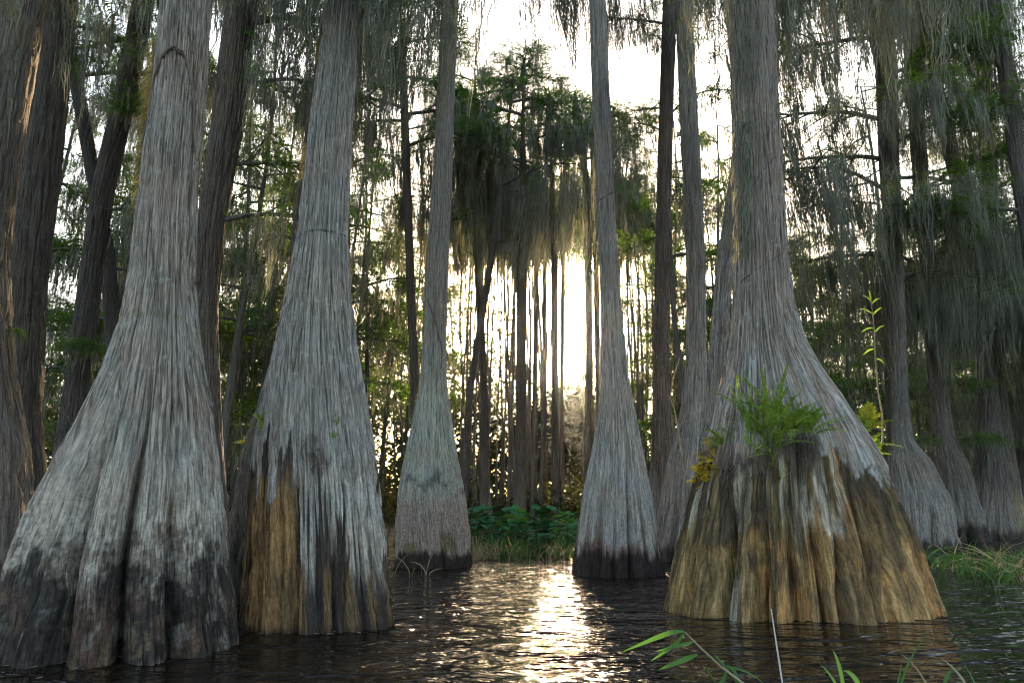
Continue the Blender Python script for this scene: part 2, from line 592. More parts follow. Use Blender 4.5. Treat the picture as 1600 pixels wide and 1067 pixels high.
    i, j = np.meshgrid(np.arange(m_ - 1), np.arange(n_), indexing='ij')
    j2 = (j + 1) % n_
    Q = np.stack([i * n_ + j, i * n_ + j2, (i + 1) * n_ + j2, (i + 1) * n_ + j], -1).reshape(-1, 4)
    C = paint(np.cos(TH) * np.where(np.sin(TH) < 0, 1, 1), U, Z, seed) if paint else default_paint(np.cos(TH), U, Z, seed)
    r0 = float(np.interp(2.0, fz, fR)) * 1.6
    fib = np.stack([np.cos(TH + twist * Z) * r0, np.sin(TH + twist * Z) * r0, Z + seed * 3.7], -1)
    lc = sstep(1.35, 1.8, Z) * sstep(7.0, 4.0, Z) if lichen is None else lichen(np.cos(TH), U, Z, seed)
    ob = mesh_obj(name, V - np.array([0, 0, 0]), Q, mat, parent, True,
                  {'tint': ('FLOAT_COLOR', C.reshape(-1, 3)), 'fib': ('FLOAT_VECTOR', fib.reshape(-1, 3)),
                   'lichen': ('FLOAT_COLOR', np.repeat(lc.reshape(-1, 1), 3, 1)), 'fissure': ('FLOAT', (1 - (1 - fmin) * sstep(0.30, 0.85, flare)).reshape(-1))})
    prof = dict(fz=fz, fX=fX, fR=fR, d=d, ky=ky, rtop=rtop, rmax=r.max(), R=R, TH=th, Z=z, K=K, xc=xc)
    return ob, prof


def surf(prof, u, z, off=0.0, back=False):
    """point on the trunk's skin: u = -1 left edge .. 1 right edge (camera side), height z"""
    t0 = -math.acos(max(-1, min(1, u)))
    if back:
        t0 = -t0
    i = int(np.argmin(np.abs(prof['Z'] - z)))
    j = int(np.argmin(np.abs(prof['TH'] - t0)))
    R = prof['R'][i, j] + off
    K = prof['K'][i, j]
    p = np.array([prof['xc'][i, j] + R * math.cos(t0), prof['d'] + K * R * math.sin(t0), z])
    nrm = np.array([math.cos(t0) * K, math.sin(t0), 0.25])
    return p, nrm / np.linalg.norm(nrm)


def lay(C, c, w):
    return C + (np.asarray(c) - C) * np.clip(w, 0, 1)[..., None]


def default_paint(u, U, Z, s, base=(0.27, 0.245, 0.22), low=(0.30, 0.275, 0.25), dark=0.2):
    C = np.empty(u.shape + (3,))
    C[:] = base
    n = fbm(U, Z * 0.8, 12, s + 61)
    C = lay(C, low, sstep(1.6, 0.7, Z + (n - .5)))
    C = lay(C, (0.05, 0.042, 0.036), sstep(0.05, -0.12, Z - dark - 0.35 * (fbm(U, Z * 0.5, 40, s + 63) - 0.45)) * 0.9)
    return C


def paint_a(u, U, Z, s):
    C = np.empty(u.shape + (3,))
    C[:] = (0.335, 0.300, 0.265)
    st = fbm(U, Z * 0.6, 40, s + 61)
    bl = fbm(U, Z * 3.0, 26, s + 62, 5, 0.62)
    C = lay(C, (0.43, 0.405, 0.37), sstep(1.75, 1.0, Z + 0.6 * (st - .5)) * 0.8)
    C = lay(C, (0.27, 0.245, 0.20), sstep(0.55, 0.7, bl) * sstep(1.2, 0.8, Z) * 0.7)
    mo = fbm(U, Z * 9, 70, s + 91, 4, .75)
    C = lay(C, (0.15, 0.125, 0.10), sstep(0.50, 0.58, mo + 0.16 * sstep(1.0, 0.5, Z) - 0.1) * sstep(1.15, 0.8, Z) * 0.8)
    e = Z - 0.55 - 0.50 * (st - 0.5) - 0.75 * (bl - .5) - 0.08 * np.sin(u * 9)
    C = lay(C, (0.030, 0.026, 0.024), sstep(0.10, -0.10, e + 0.5 * (mo - .5) + 0.25 * (fbm(U, Z * 12, 120, s + 69, 3, .7) - .5)) * 0.95)
    r = sstep(0.50, 0.58, fbm(U, Z * 2.6, 18, s + 64, 5, 0.65)) * sstep(0.06, -0.12, Z - 0.48)
    C = lay(C, (0.105, 0.068, 0.055), r * 0.75)
    C = lay(C, (0.26, 0.25, 0.24), sstep(0.58, 0.64, fbm(U, Z * 7, 60, s + 66, 4, .7)) * sstep(0.6, 0.3, Z) * 0.45)
    C = lay(C, (0.13, 0.10, 0.06), sstep(0.62, 0.68, fbm(U, Z * 8, 60, s + 65, 4, .7)) * sstep(0.5, 0.3, Z) * 0.6)
    return C


def paint_b(u, U, Z, s):
    C = np.empty(u.shape + (3,))
    C[:] = (0.345, 0.325, 0.30)
    st = fbm(U, Z * 0.7, 60, s + 61)
    bl = fbm(U, Z * 2.5, 24, s + 62, 5, .62)
    C = lay(C, (0.45, 0.46, 0.46), sstep(0.5, 0.68, st) * sstep(2.4, 1.7, Z) * 0.8)
    edge = 1.30 + 1.3 * (st - 0.5) + 0.12 * np.sin(u * 7) + 0.8 * (bl - .5)
    low = sstep(0.03, -0.03, Z - edge)
    C = lay(C, (0.065, 0.055, 0.048), low)
    # grey-white weathered strips left on the right side
    s2 = fbm(U, Z * 0.45, 90, s + 70)
    s4 = fbm(U, Z * 0.8, 150, s + 74, 4, .65)
    C = lay(C, (0.47, 0.45, 0.42), low * sstep(0.47, 0.54, 0.5 * s2 + 0.5 * s4 + 0.10 * (Z - 0.75)) * sstep(-0.25, 0.0, u) * sstep(0.2, 0.6, Z + 0.3 * (bl - .5)))
    C = lay(C, (0.20, 0.13, 0.065), low * sstep(0.50, 0.60, fbm(U, Z * 0.4, 50, s + 71)) * sstep(0.6, 0.3, Z) * 0.7)
    # bare orange-brown wood on the left
    s5 = fbm(U, Z * 0.9, 120, s + 76, 4, .65)
    o = low * sstep(0.06, -0.14, u + 0.5 * (s5 - .5) + 0.25 * (bl - .5)) * sstep(1.34, 1.12, Z + 0.8 * (st - .5) + 0.8 * (s5 - .5))
    C = lay(C, (0.30, 0.185, 0.085), o)
    C = lay(C, (0.13, 0.095, 0.055), o * sstep(0.47, 0.58, bl) * 0.8)
    C = lay(C, (0.09, 0.07, 0.05), o * sstep(0.55, 0.62, s5) * 0.7)
    C = lay(C, (0.38, 0.26, 0.10), o * sstep(0.55, 0.7, s2) * 0.6)
    C = lay(C, (0.42, 0.42, 0.40), sstep(0.09, 0.05, np.abs(u + 0.46)) * sstep(0.18, 0.10, np.abs(Z - 1.13 - 0.2 * (st - .5))))
    C = lay(C, (0.05, 0.042, 0.036), sstep(0.08, 0.0, Z) * 0.8)
    return C


def paint_c(u, U, Z, s):
    C = np.empty(u.shape + (3,))
    C[:] = (0.32, 0.30, 0.27)
    bl = fbm(U, Z * 3.0, 20, s + 62, 4)
    C = lay(C, (0.35, 0.37, 0.335), sstep(3.8, 2.2, Z) * 0.9)
    C = lay(C, (0.40, 0.435, 0.37), sstep(0.5, 0.62, bl) * sstep(3.4, 2.0, Z) * sstep(1.0, 1.3, Z) * 0.8)
    C = lay(C, (0.34, 0.29, 0.255), sstep(1.15, 0.85, Z + 0.3 * (bl - .5)))
    band = np.abs(Z - 1.22 - 0.35 * (bl - .5) - 0.12 * np.sin(u * 5))
    C = lay(C, (0.13, 0.125, 0.115), sstep(0.16, 0.04, band) * sstep(0.42, 0.52, fbm(U, Z * 5, 30, s + 68)) * 0.8)
    C = lay(C, (0.15, 0.12, 0.06), sstep(0.56, 0.66, fbm(U, Z * 2, 12, s + 66)) * sstep(0.6, 0.45, Z) * 0.8)
    C = lay(C, (0.04, 0.032, 0.028), sstep(0.06, -0.04, Z - 0.20 - 0.3 * (fbm(U, Z * 2, 30, s + 67) - .5)))
    return C


def paint_d(u, U, Z, s):
    C = np.empty(u.shape + (3,))
    C[:] = (0.33, 0.31, 0.285)
    st = fbm(U, Z * 0.5, 46, s + 61)
    C = lay(C, (0.41, 0.415, 0.40), sstep(2.2, 1.3, Z + (st - .5)) * 0.7)
    C = lay(C, (0.21, 0.19, 0.17), sstep(0.52, 0.64, st) * sstep(1.5, 0.6, Z) * 0.85)
    C = lay(C, (0.16, 0.10, 0.085), sstep(0.07, -0.07, Z - 0.40 - 0.5 * (st - .5)) * 0.9)
    C = lay(C, (0.042, 0.034, 0.032), sstep(0.05, -0.05, Z - 0.30 - 0.3 * (st - .5)))
    return C


def edge_e(u, U, Z, s):
    """ragged lower hem of the younger bark that hangs over the old stump"""
    st = vnoise(U, Z * 0 + 0.5, 170, s + 81)
    st2 = vnoise(U, Z * 0 + 7.5, 46, s + 82)
    st3 = vnoise(U, Z * 0 + 3.5, 15, s + 83)
    side = 0.10 * sstep(0.45, 0.8, u) - 0.14 * sstep(0.05, 0.2, u) * sstep(0.5, 0.3, u)
    amp = 0.55 + 0.75 * sstep(0.1, 0.3, u)
    return 1.33 - side + amp * (0.30 * (st - 0.5) + 0.26 * (st2 - 0.5) + 0.22 * (st3 - .5)) + 0.03 * (vnoise(U, Z * 30, 200, s + 84) - .5)


def paint_e(u, U, Z, s):
    C = np.empty(u.shape + (3,))
    C[:] = (0.315, 0.27, 0.235)
    st = fbm(U, Z * 0.6, 70, s + 61)
    bl = fbm(U, Z * 2.5, 24, s + 62, 5, .65)
    fine = vnoise(U, Z * 1.6, 330, s + 75)
    C = lay(C, (0.40, 0.38, 0.36), sstep(0.46, 0.60, st) * sstep(3.6, 2.0, Z) * 0.8)
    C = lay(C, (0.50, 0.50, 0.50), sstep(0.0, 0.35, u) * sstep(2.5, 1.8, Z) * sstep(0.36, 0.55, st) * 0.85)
    low = sstep(0.012, -0.012, Z - edge_e(u, U, Z, s))
    L0 = np.empty_like(C)
    L0[:] = (0.17, 0.125, 0.06)
    s2 = fbm(U, Z * 0.7, 110, s + 71, 4, .6)
    s3 = fbm(U, Z * 0.45, 44, s + 72, 4, .6)
    L0 = lay(L0, (0.24, 0.20, 0.095), sstep(0.48, 0.60, s2) * sstep(0.1, -0.3, u) * 0.8)            # olive, left
    L0 = lay(L0, (0.34, 0.165, 0.05), sstep(0.45, 0.56, s3) * sstep(0.10, 0.28, u) * 0.85)         # rusty, right
    L0 = lay(L0, (0.055, 0.044, 0.034), sstep(0.50, 0.58, fbm(U, Z * 0.7, 90, s + 73, 4, .65)) * sstep(0.42, 0.75, Z + 0.4 * (bl - .5)) * 0.9)
    wh = sstep(0.27, 0.12, np.abs(u - 0.02 + 0.12 * (bl - .5))) * sstep(0.62, 0.74, Z + 0.7 * (s2 - .5) + 0.4 * (bl - .5)) * sstep(0.40, 0.47, s2)
    L0 = lay(L0, (0.50, 0.475, 0.40), wh * 0.95)
    L0 = lay(L0, (0.44, 0.42, 0.34), sstep(0.545, 0.59, s2) * sstep(-0.15, -0.35, u) * sstep(0.45, 0.6, Z + 0.5 * (bl - .5)) * 0.8)
    bare = sstep(0.14, -0.14, Z - 0.62 - 1.3 * (s3 - .5) - 0.8 * (bl - .5) - 0.12 * sstep(0.0, 0.5, u))
    L0 = lay(L0, (0.37, 0.21, 0.08), bare * 0.95)
    L0 = lay(L0, (0.17, 0.115, 0.055), bare * sstep(0.46, 0.56, bl) * 0.85)
    L0 = lay(L0, (0.15, 0.135, 0.06), bare * sstep(-0.3, -0.8, u) * 0.6)
    L0 = lay(L0, (0.09, 0.07, 0.045), sstep(0.55, 0.62, fbm(U, Z * 1.5, 60, s + 90, 4, .7)) * 0.7)
    L0 = lay(L0, (0.42, 0.29, 0.14), bare * sstep(0.52, 0.62, s2) * 0.6)
    L0 = lay(L0, (0.33, 0.31, 0.26), sstep(0.05, 0.02, np.abs(u + 0.66)) * sstep(0.4, 0.2, Z) * 0.8)
    L0 = L0 * (0.62 + 0.76 * fine)[..., None]
    C = C + (L0 - C) * low[..., None]
    C = lay(C, (0.17, 0.115, 0.085), sstep(0.30, 0.05, Z - edge_e(u, U, Z, s) + 0.2 * (st - .5)) * (1 - low) * sstep(0.15, -0.05, u) * 0.75)
    return C


def step_e(TH, U, Z, r):
    u = np.cos(TH)
    over = sstep(-0.01, 0.02, Z - edge_e(u, U, Z, 51))
    fade = sstep(2.6, 1.4, Z)
    wu = U + 0.002 * (vnoise(U, Z * 2, 60, 79) - .5)
    n = 0.6 * vnoise(wu, Z * 0.9, 170, 77) + 0.4 * vnoise(wu, Z * 1.6, 310, 76)
    rough = sstep(0.45, 0.8, Z + 0.3 * (vnoise(U, Z * 2, 20, 78) - .5))
    grain = (0.010 + 0.026 * rough) * (sstep(0.0, 0.16, np.abs(n - 0.5)) - 0.8) * (1 - over)
    return over * (0.006 + 0.030 * sstep(0.0, 0.35, u)) * fade + grain


def tree_root(name, label, group, X, d):
    e = empty(name, (0, 0, 0))
    tag(e, label, 'tree', group)
    return e


G_FRONT = 'large cypress trees standing in the open water'
G_MID = 'cypress trees behind the front row'

a = tree_root('cypress_tree', 'massive grey cypress at left, wide base blackened and reddish at the waterline', G_FRONT, 0, 0)
tr, PA = trunk_mesh('trunk', a, 5.1, [(0, 255, 329), (120, 243, 322), (300, 220, 306), (420, 206, 303), (500, 193, 307), (570, 170, 318),
                               (640, 140, 330), (720, 98, 341), (800, 60, 348), (880, 30, 354), (960, 8, 363)],
              500, 330, M_BARK, 0.78, [(-0.74, 0.40, 2.1, 0.085), (-0.06, 0.25, 2.5, 0.055), (-0.17, 0.09, 1.2, 0.05), (0.42, 0.28, 2.3, 0.065), (0.76, 0.20, 1.7, 0.07), (-0.40, 0.05, 0.9, .08)],
              seed=11, nu=62, paint=paint_a, bark=0.013, fmin=0.12)
b = tree_root('cypress_tree', 'blue grey cypress with bare orange wood on the left of its base', G_FRONT, 0, 0)
tr, PB = trunk_mesh('trunk', b, 6.0, [(0, 510, 561), (100, 496, 558), (200, 482, 551), (330, 468, 545), (400, 458, 545), (460, 447, 549), (540, 430, 560),
                               (620, 412, 575), (700, 396, 590), (780, 388, 603), (860, 382, 614), (940, 377, 623)],
              500, 330, M_BARK, 0.72, [(-0.62, 0.14, 1.2, 0.06), (-0.34, 0.15, 1.25, 0.06), (-0.12, 0.22, 1.7, 0.07), (0.16, 0.10, 2.6, 0.05), (0.38, 0.13, 1.3, 0.05), (0.55, 0.13, 1.3, .05), (0.75, 0.14, 1.4, 0.06)],
              seed=23, nu=66, paint=paint_b, bark=0.013)
c = tree_root('cypress_tree', 'slim lichen covered cypress with a pear shaped base, left of the sunlit channel', G_FRONT, 0, 0)
tr, PC = trunk_mesh('trunk', c, 11.1, [(0, 690, 717), (120, 684, 712), (250, 677, 708), (350, 670, 704), (450, 662, 700), (530, 660, 698), (600, 655, 699), (650, 645, 706), (700, 634, 714),
                                (760, 622, 726), (800, 618, 732), (850, 616, 738)],
              300, 250, M_BARK, 0.9, [(-0.3, 0.07, 0.9, 0.12), (0.35, 0.07, 0.9, 0.12), (0.72, 0.06, 0.8, 0.1)],
              seed=37, nu=46, paint=paint_c, bark=0.008, flute=0.025, twist=0.1, fmin=0.1)
dd = tree_root('cypress_tree', 'slender pale cypress just right of the sun with a fluted flaring base', G_FRONT, 0, 0)
tr, PD = trunk_mesh('trunk', dd, 9.9, [(0, 920, 947), (120, 924, 952), (250, 929, 958), (380, 934, 964), (450, 937, 969), (520, 938, 976), (600, 938, 986), (650, 933, 996), (700, 925, 1006),
                                (760, 912, 1017), (820, 902, 1026), (870, 893, 1034)],
              300, 250, M_BARK, 0.9, [(-0.55, 0.09, 1.2, 0.08), (-0.2, 0.12, 1.6, 0.07), (0.22, 0.17, 2.4, 0.07), (0.62, 0.10, 1.4, 0.08), (0.0, 0.06, 1.0, 0.06)],
              seed=43, nu=44, paint=paint_d, bark=0.010, fmin=0.3)
e = tree_root('cypress_tree', 'huge cypress at right with ferns on its swollen orange brown stump base', G_FRONT, 0, 0)
tr, PE = trunk_mesh('trunk', e, 6.7, [(0, 1132, 1211), (100, 1140, 1214), (250, 1144, 1222), (400, 1147, 1232), (480, 1143, 1243), (540, 1136, 1260), (600, 1122, 1293),
                               (660, 1105, 1335), (720, 1088, 1372), (760, 1074, 1392), (800, 1062, 1415), (860, 1047, 1443), (930, 1031, 1466)],
              520, 335, M_BARK, 0.62, [(-0.52, 0.17, 1.3, 0.05), (-0.30, 0.17, 1.3, 0.05), (-0.05, 0.22, 1.35, 0.05), (0.10, 0.17, 1.3, 0.04), (0.34, 0.22, 1.35, 0.05), (0.52, 0.17, 1.3, 0.05),
                                      (0.70, 0.20, 1.3, 0.05), (-0.75, 0.17, 1.3, 0.06), (-0.15, 0.15, 4.0, 0.10)],
              seed=51, nu=72, paint=paint_e, step=step_e, bark=0.014, slim=0.94)


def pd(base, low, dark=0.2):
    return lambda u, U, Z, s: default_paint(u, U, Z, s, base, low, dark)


def rowsc(*r):
    return [(y, x - w / 2, x + w / 2) for (y, x, w) in r]


MID = []


def mid_tree(label, d, rows, seed, base=(0.20, 0.18, 0.16), low=(0.25, 0.225, 0.205), dark=0.2, nth=110, nz=130, ky=0.9, flute=0.10, nu=34, group=G_MID, top=14.0):
    r_ = tree_root('cypress_tree', label, group, 0, 0)
    rg = random.Random(seed)
    cr = [(rg.uniform(-0.85, 0.85), rg.uniform(0.07, 0.16), rg.uniform(0.9, 1.7), rg.uniform(0.07, 0.12)) for _ in range(5)]
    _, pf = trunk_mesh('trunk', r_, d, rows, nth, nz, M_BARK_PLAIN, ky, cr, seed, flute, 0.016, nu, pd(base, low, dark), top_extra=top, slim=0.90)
    MID.append((r_, pf))
    return r_, pf


# trees of the second row, each read off the photograph
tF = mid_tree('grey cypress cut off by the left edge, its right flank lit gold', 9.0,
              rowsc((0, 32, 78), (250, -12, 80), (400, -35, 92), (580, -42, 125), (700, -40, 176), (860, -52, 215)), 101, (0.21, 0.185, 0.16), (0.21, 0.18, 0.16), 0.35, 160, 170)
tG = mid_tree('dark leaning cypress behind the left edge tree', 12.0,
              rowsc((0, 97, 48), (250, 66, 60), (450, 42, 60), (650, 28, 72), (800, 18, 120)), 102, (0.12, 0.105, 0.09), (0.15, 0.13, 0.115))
tB2 = mid_tree('dark fluted cypress half hidden behind the orange based tree', 7.3,
               [(0, 506, 546), (300, 462, 520), (480, 440, 505), (560, 424, 500), (620, 402, 496), (700, 376, 490), (800, 358, 486), (900, 352, 482)], 103, (0.15, 0.125, 0.105), (0.13, 0.105, 0.085), 0.5, 160, 150)
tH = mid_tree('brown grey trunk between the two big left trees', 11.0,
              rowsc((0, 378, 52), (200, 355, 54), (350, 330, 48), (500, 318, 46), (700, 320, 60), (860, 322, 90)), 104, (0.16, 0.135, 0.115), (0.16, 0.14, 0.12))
tQ = mid_tree('dark slanting trunk left of the massive grey cypress', 15.0,
              rowsc((0, 225, 34), (150, 196, 35), (300, 160, 36), (450, 140, 36), (600, 122, 40), (700, 112, 56), (800, 105, 84)), 105, (0.12, 0.105, 0.095))
tQ2 = mid_tree('thin dark trunk seen in the gap left of the massive cypress', 19.0,
               rowsc((0, 95, 22), (200, 132, 22), (400, 168, 24), (600, 182, 28), (760, 190, 50)), 106, (0.10, 0.09, 0.08))
tI = mid_tree('thin dark trunk right beside the pale slender cypress', 14.0,
              rowsc((0, 1047, 25), (200, 1040, 25), (400, 1035, 25), (600, 1033, 30), (700, 1037, 42), (800, 1042, 72), (840, 1045, 84)), 107, (0.17, 0.14, 0.12))
tJ = mid_tree('straight grey trunk with a flared base, left of the fern covered tree', 12.0,
              rowsc((0, 1067, 27), (150, 1075, 31), (400, 1087, 33), (560, 1088, 35), (640, 1084, 46), (740, 1072, 74), (850, 1066, 98)), 108, (0.33, 0.305, 0.28), (0.30, 0.275, 0.26))
tK = mid_tree('slim trunk tucked against the left side of the fern covered tree', 9.6,
              rowsc((0, 1170, 28), (200, 1162, 29), (300, 1150, 29), (400, 1134, 29), (560, 1121, 32), (640, 1119, 40), (760, 1114, 64), (870, 1112, 86)), 109, (0.32, 0.295, 0.27), (0.29, 0.27, 0.25))
tL = mid_tree('grey cypress with a cone shaped base just behind the orange stump', 15.6,
              rowsc((0, 1372, 34), (100, 1385, 36), (250, 1389, 32), (400, 1398, 27), (500, 1404, 23), (640, 1408, 25), (690, 1410, 36), (720, 1420, 70), (780, 1437, 97), (846, 1442, 112)), 110, (0.25, 0.23, 0.21), (0.31, 0.295, 0.28), 0.12, 150, 170)
tM = mid_tree('cypress with a fluted dark based flare, second from the right edge', 17.5,
              rowsc((0, 1420, 26), (300, 1440, 25), (470, 1455, 26), (600, 1465, 28), (690, 1475, 38), (730, 1485, 62), (836, 1502, 84)), 111, (0.17, 0.15, 0.135), (0.26, 0.245, 0.23), 0.38)
tN = mid_tree('cypress with a yellowish streaked base near the right edge', 20.0,
              rowsc((0, 1530, 22), (400, 1551, 25), (600, 1557, 28), (720, 1562, 48), (826, 1566, 76)), 112, (0.17, 0.15, 0.13), (0.32, 0.28, 0.20), 0.2)
tN2 = mid_tree('dark based trunk cut off by the right edge', 21.0,
               rowsc((0, 1655, 24), (500, 1612, 26), (700, 1608, 42), (826, 1606, 78)), 113, (0.15, 0.13, 0.12), (0.24, 0.22, 0.21), 0.3)
tO = mid_tree('crooked trunk leaning right across the bright sky at upper right', 18.5,
              rowsc((0, 1424, 28), (60, 1440, 27), (200, 1477, 25), (330, 1509, 24), (400, 1524, 23), (500, 1538, 24), (650, 1546, 32), (760, 1548, 60)), 114, (0.15, 0.135, 0.125))
tO2 = mid_tree('bent trunk leaving the frame at the upper right corner', 14.0,
               rowsc((0, 1553, 24), (100, 1571, 25), (250, 1590, 25), (350, 1606, 26), (600, 1640, 32), (800, 1655, 70)), 115, (0.17, 0.155, 0.14))

G_FAR = 'thin far trunks against the sunset'
FAR_LABEL = ['far slender trunk left of the sun above the green leaves', 'far leaning trunk beside the slim lichen covered cypress', 'thickest of the far trunks above the pickerel leaves',
             'very thin far trunk just right of the thickest far one', 'hair thin far trunk left of the sun glare', 'far trunk crossing the left edge of the sun glare',
             'thin far trunk right in front of the sun glare', 'far trunk mostly hidden by the pale slender cypress', 'far pale trunk close behind the pale slender cypress', 'far trunk with moss close to the lichen covered cypress']
FAR = []
for k, (d, r) in enumerate([
        (27, ((120, 742, 4), (450, 748, 13), (620, 757, 14), (700, 757, 16), (790, 756, 16))),
        (24, ((150, 800, 4), (400, 768, 12), (600, 736, 13), (700, 728, 15), (800, 722, 18))),
        (26, ((112, 818, 4), (400, 815, 17), (600, 814, 18), (720, 813, 20), (790, 812, 23))),
        (33, ((150, 842, 4), (400, 838, 9), (600, 836, 9), (790, 835, 11))),
        (38, ((170, 856, 7), (400, 851, 8), (600, 851, 8), (790, 850, 10))),
        (30, ((158, 858, 4), (400, 866, 12), (600, 867, 12), (790, 868, 15))),
        (36, ((185, 884, 7), (400, 880, 7), (600, 878, 8), (790, 878, 10))),
        (31, ((190, 925, 9), (400, 931, 10), (600, 935, 11), (790, 936, 13))),
        (28, ((168, 900, 12), (300, 918, 13), (600, 921, 14), (790, 922, 18))),
        (23, ((62, 628, 14), (400, 640, 15), (600, 648, 16), (790, 652, 20)))]):
    t_, pf = mid_tree(FAR_LABEL[k], d, rowsc(*r), 200 + k, (0.13, 0.11, 0.095), (0.16, 0.14, 0.12), 0.0, 22, 70, 1.0, 0.08, 12, G_FAR, 0.8)
    FAR.append((t_, pf))


# ------------------------------------------------------------------ boughs: limb, foliage, hanging moss
def moss_tails(P, L, R, ns, segs, w, rng, tilt=0.05):
    """beards of spanish moss: every tail is a bundle of short curly strands that tapers to a point"""
    n = len(P)
    P, L, R = np.asarray(P), np.asarray(L)[:, None], np.asarray(R)[:, None]
    f = rng.random((n, ns)) ** 1.1 * 0.75
    ln = (0.14 + 0.26 * rng.random((n, ns))) * L * (1.15 - 0.5 * f)
    ph = rng.random((n, ns)) * 2 * np.pi
    rad = R * np.sqrt(rng.random((n, ns))) * (1.05 - f)
    sway = (rng.normal(size=(n, 1, 2)) * tilt + np.array([-0.05, 0.0])) * L[:, :, None]
    t = np.linspace(0, 1, segs + 1)
    out = np.empty((n, ns, segs + 1, 3))
    depth = f[..., None] * L[..., None] + t * ln[..., None]
    q = (depth / L[..., None])
    k1 = rng.random((n, ns, 1)) * 6.28
    amp = 0.16 * rng.random((n, ns, 1)) * R[..., None]
    out[..., 0] = P[:, None, None, 0] + (rad * np.cos(ph))[..., None] * (1 - 0.4 * t) + amp * np.sin(k1 + t * 7) + sway[:, :, None, 0] * q ** 1.5
    out[..., 1] = P[:, None, None, 1] + (rad * np.sin(ph))[..., None] * (1 - 0.4 * t) + amp * np.cos(k1 + t * 6) + sway[:, :, None, 1] * q ** 1.5
    out[..., 2] = P[:, None, None, 2] - depth
    psi = rng.random((n, ns, 1)) * np.pi
    wd = w * (0.6 + 0.8 * rng.random((n, ns, 1))) * (1 - 0.8 * t ** 1.5)
    off = np.stack([np.cos(psi) * wd, np.sin(psi) * wd, wd * 0], -1)
    V = np.stack([out - off, out + off], 3).reshape(-1, 3)
    S = n * ns
    base = np.arange(S)[:, None] * (2 * (segs + 1)) + np.arange(segs)[None] * 2
    base = base.ravel()
    Q = np.stack([base, base + 1, base + 3, base + 2], -1)
    return V, Q


def sprays(P, D, ln, m, lw, ll, rng):
    """feathery two-ranked cypress twigs: m leaflets on each"""
    n = len(P)
    D = D / (np.linalg.norm(D, axis=1)[:, None] + 1e-9)
    side = np.cross(D, np.array([0, 0, 1.0]) + rng.normal(size=(n, 3)) * 0.35)
    side /= np.linalg.norm(side, axis=1)[:, None] + 1e-9
    t = (np.arange(m) // 2 + 0.5) / (m / 2)
    sg = np.where(np.arange(m) % 2 == 0, 1.0, -1.0)
    c = P[:, None] + D[:, None] * (ln[:, None] * t)[..., None]
    c[..., 2] -= 0.18 * ln[:, None] * t ** 2
    ld = side[:, None] * sg[None, :, None] + 0.55 * D[:, None] + rng.normal(size=(n, m, 3)) * 0.25
    L = ll * (1.15 - 0.6 * t)[None, :] * (0.7 + 0.6 * rng.random((n, m)))
    tip = c + ld * L[..., None]
    a = c - D[:, None] * lw
    b = c + D[:, None] * lw
    V = np.stack([a, b, tip], 2).reshape(-1, 3)
    T = np.arange(n * m * 3).reshape(-1, 3)
    return V, T


def bough_geo(seed, L, nsub, ntail, tl, nspray, ns=32, segs=5, mw=0.0065, m=20, lw=0.011, ll=0.075, sl=0.45, droop=0.15, tilt=0.05, fat=1.0):
    rng = rngof(seed)
    limb, moss, fol = Geo(), Geo(), Geo()
    t = np.linspace(0, 1, 12)
    bx = np.cumsum(rng.normal(size=(12, 3)) * 0.05, axis=0)
    main = np.stack([t * L, np.sin(t * 3 + seed) * 0.12 * L * t, (0.30 * t - (0.22 + droop) * t ** 2) * L], -1) + bx * L * 0.25 * t[:, None]
    limb.tube(main, 0.050 * (1 - t * 0.85) * L / 3 + 0.006, 7)
    ends, dirs, wts = [main], [np.gradient(main, axis=0)], []
    for k in range(nsub):
        f = 0.15 + 0.8 * (k + rng.random() * 0.6) / nsub
        p0 = np.array([np.interp(f, t, main[:, c]) for c in range(3)])
        sgn = 1 if k % 2 else -1
        l2 = L * (0.5 - 0.25 * f) * rng.uniform(0.7, 1.3)
        ang = rng.uniform(0.6, 1.25) * sgn
        tt = np.linspace(0, 1, 7)
        sub = p0 + np.stack([np.cos(ang) * l2 * tt, np.sin(ang) * l2 * tt, l2 * (rng.uniform(-0.05, 0.35) * tt - 0.3 * tt ** 2)], -1)
        sub += np.cumsum(rng.normal(size=(7, 3)) * 0.03, axis=0) * l2 * tt[:, None]
        limb.tube(sub, 0.020 * (1 - tt * 0.8) * L / 3 + 0.003, 5)
        ends.append(sub)
        dirs.append(np.gradient(sub, axis=0))
    A, Dm = np.concatenate(ends), np.concatenate(dirs)
    n = len(A)
    if ntail:
        i = rng.integers(2, n, ntail)
        P = A[i] + rng.normal(size=(ntail, 3)) * np.array([0.10, 0.10, 0.03]) - np.array([0, 0, 1.0]) * (rng.random((ntail, 1)) ** 3) * 0.25 * tl
        ln = tl * (0.35 + 0.9 * rng.random(ntail) ** 1.4)
        V, Q = moss_tails(P, ln, fat * (0.06 + 0.055 * ln) * rng.uniform(0.6, 1.4, ntail), ns, segs, mw, rng, tilt)
        moss.add(V, Q)
    if nspray:
        i = rng.integers(4, n, nspray)
        P = A[i] + rng.normal(size=(nspray, 3)) * 0.10
        D = Dm[i] / (np.linalg.norm(Dm[i], axis=1)[:, None] + 1e-9) + rng.normal(size=(nspray, 3)) * np.array([0.8, 0.8, 0.45])
        V, T = sprays(P, D, sl * (0.6 + 0.7 * rng.random(nspray)), m, lw, ll, rng)
        fol.add(V, None, T)
    return limb, fol, moss


def data_of(geo, name, mat, smooth=True):
    if geo.n == 0:
        return None
    o = geo.build(name, mat, None, smooth)
    me = o.data
    bpy.data.objects.remove(o)
    return me


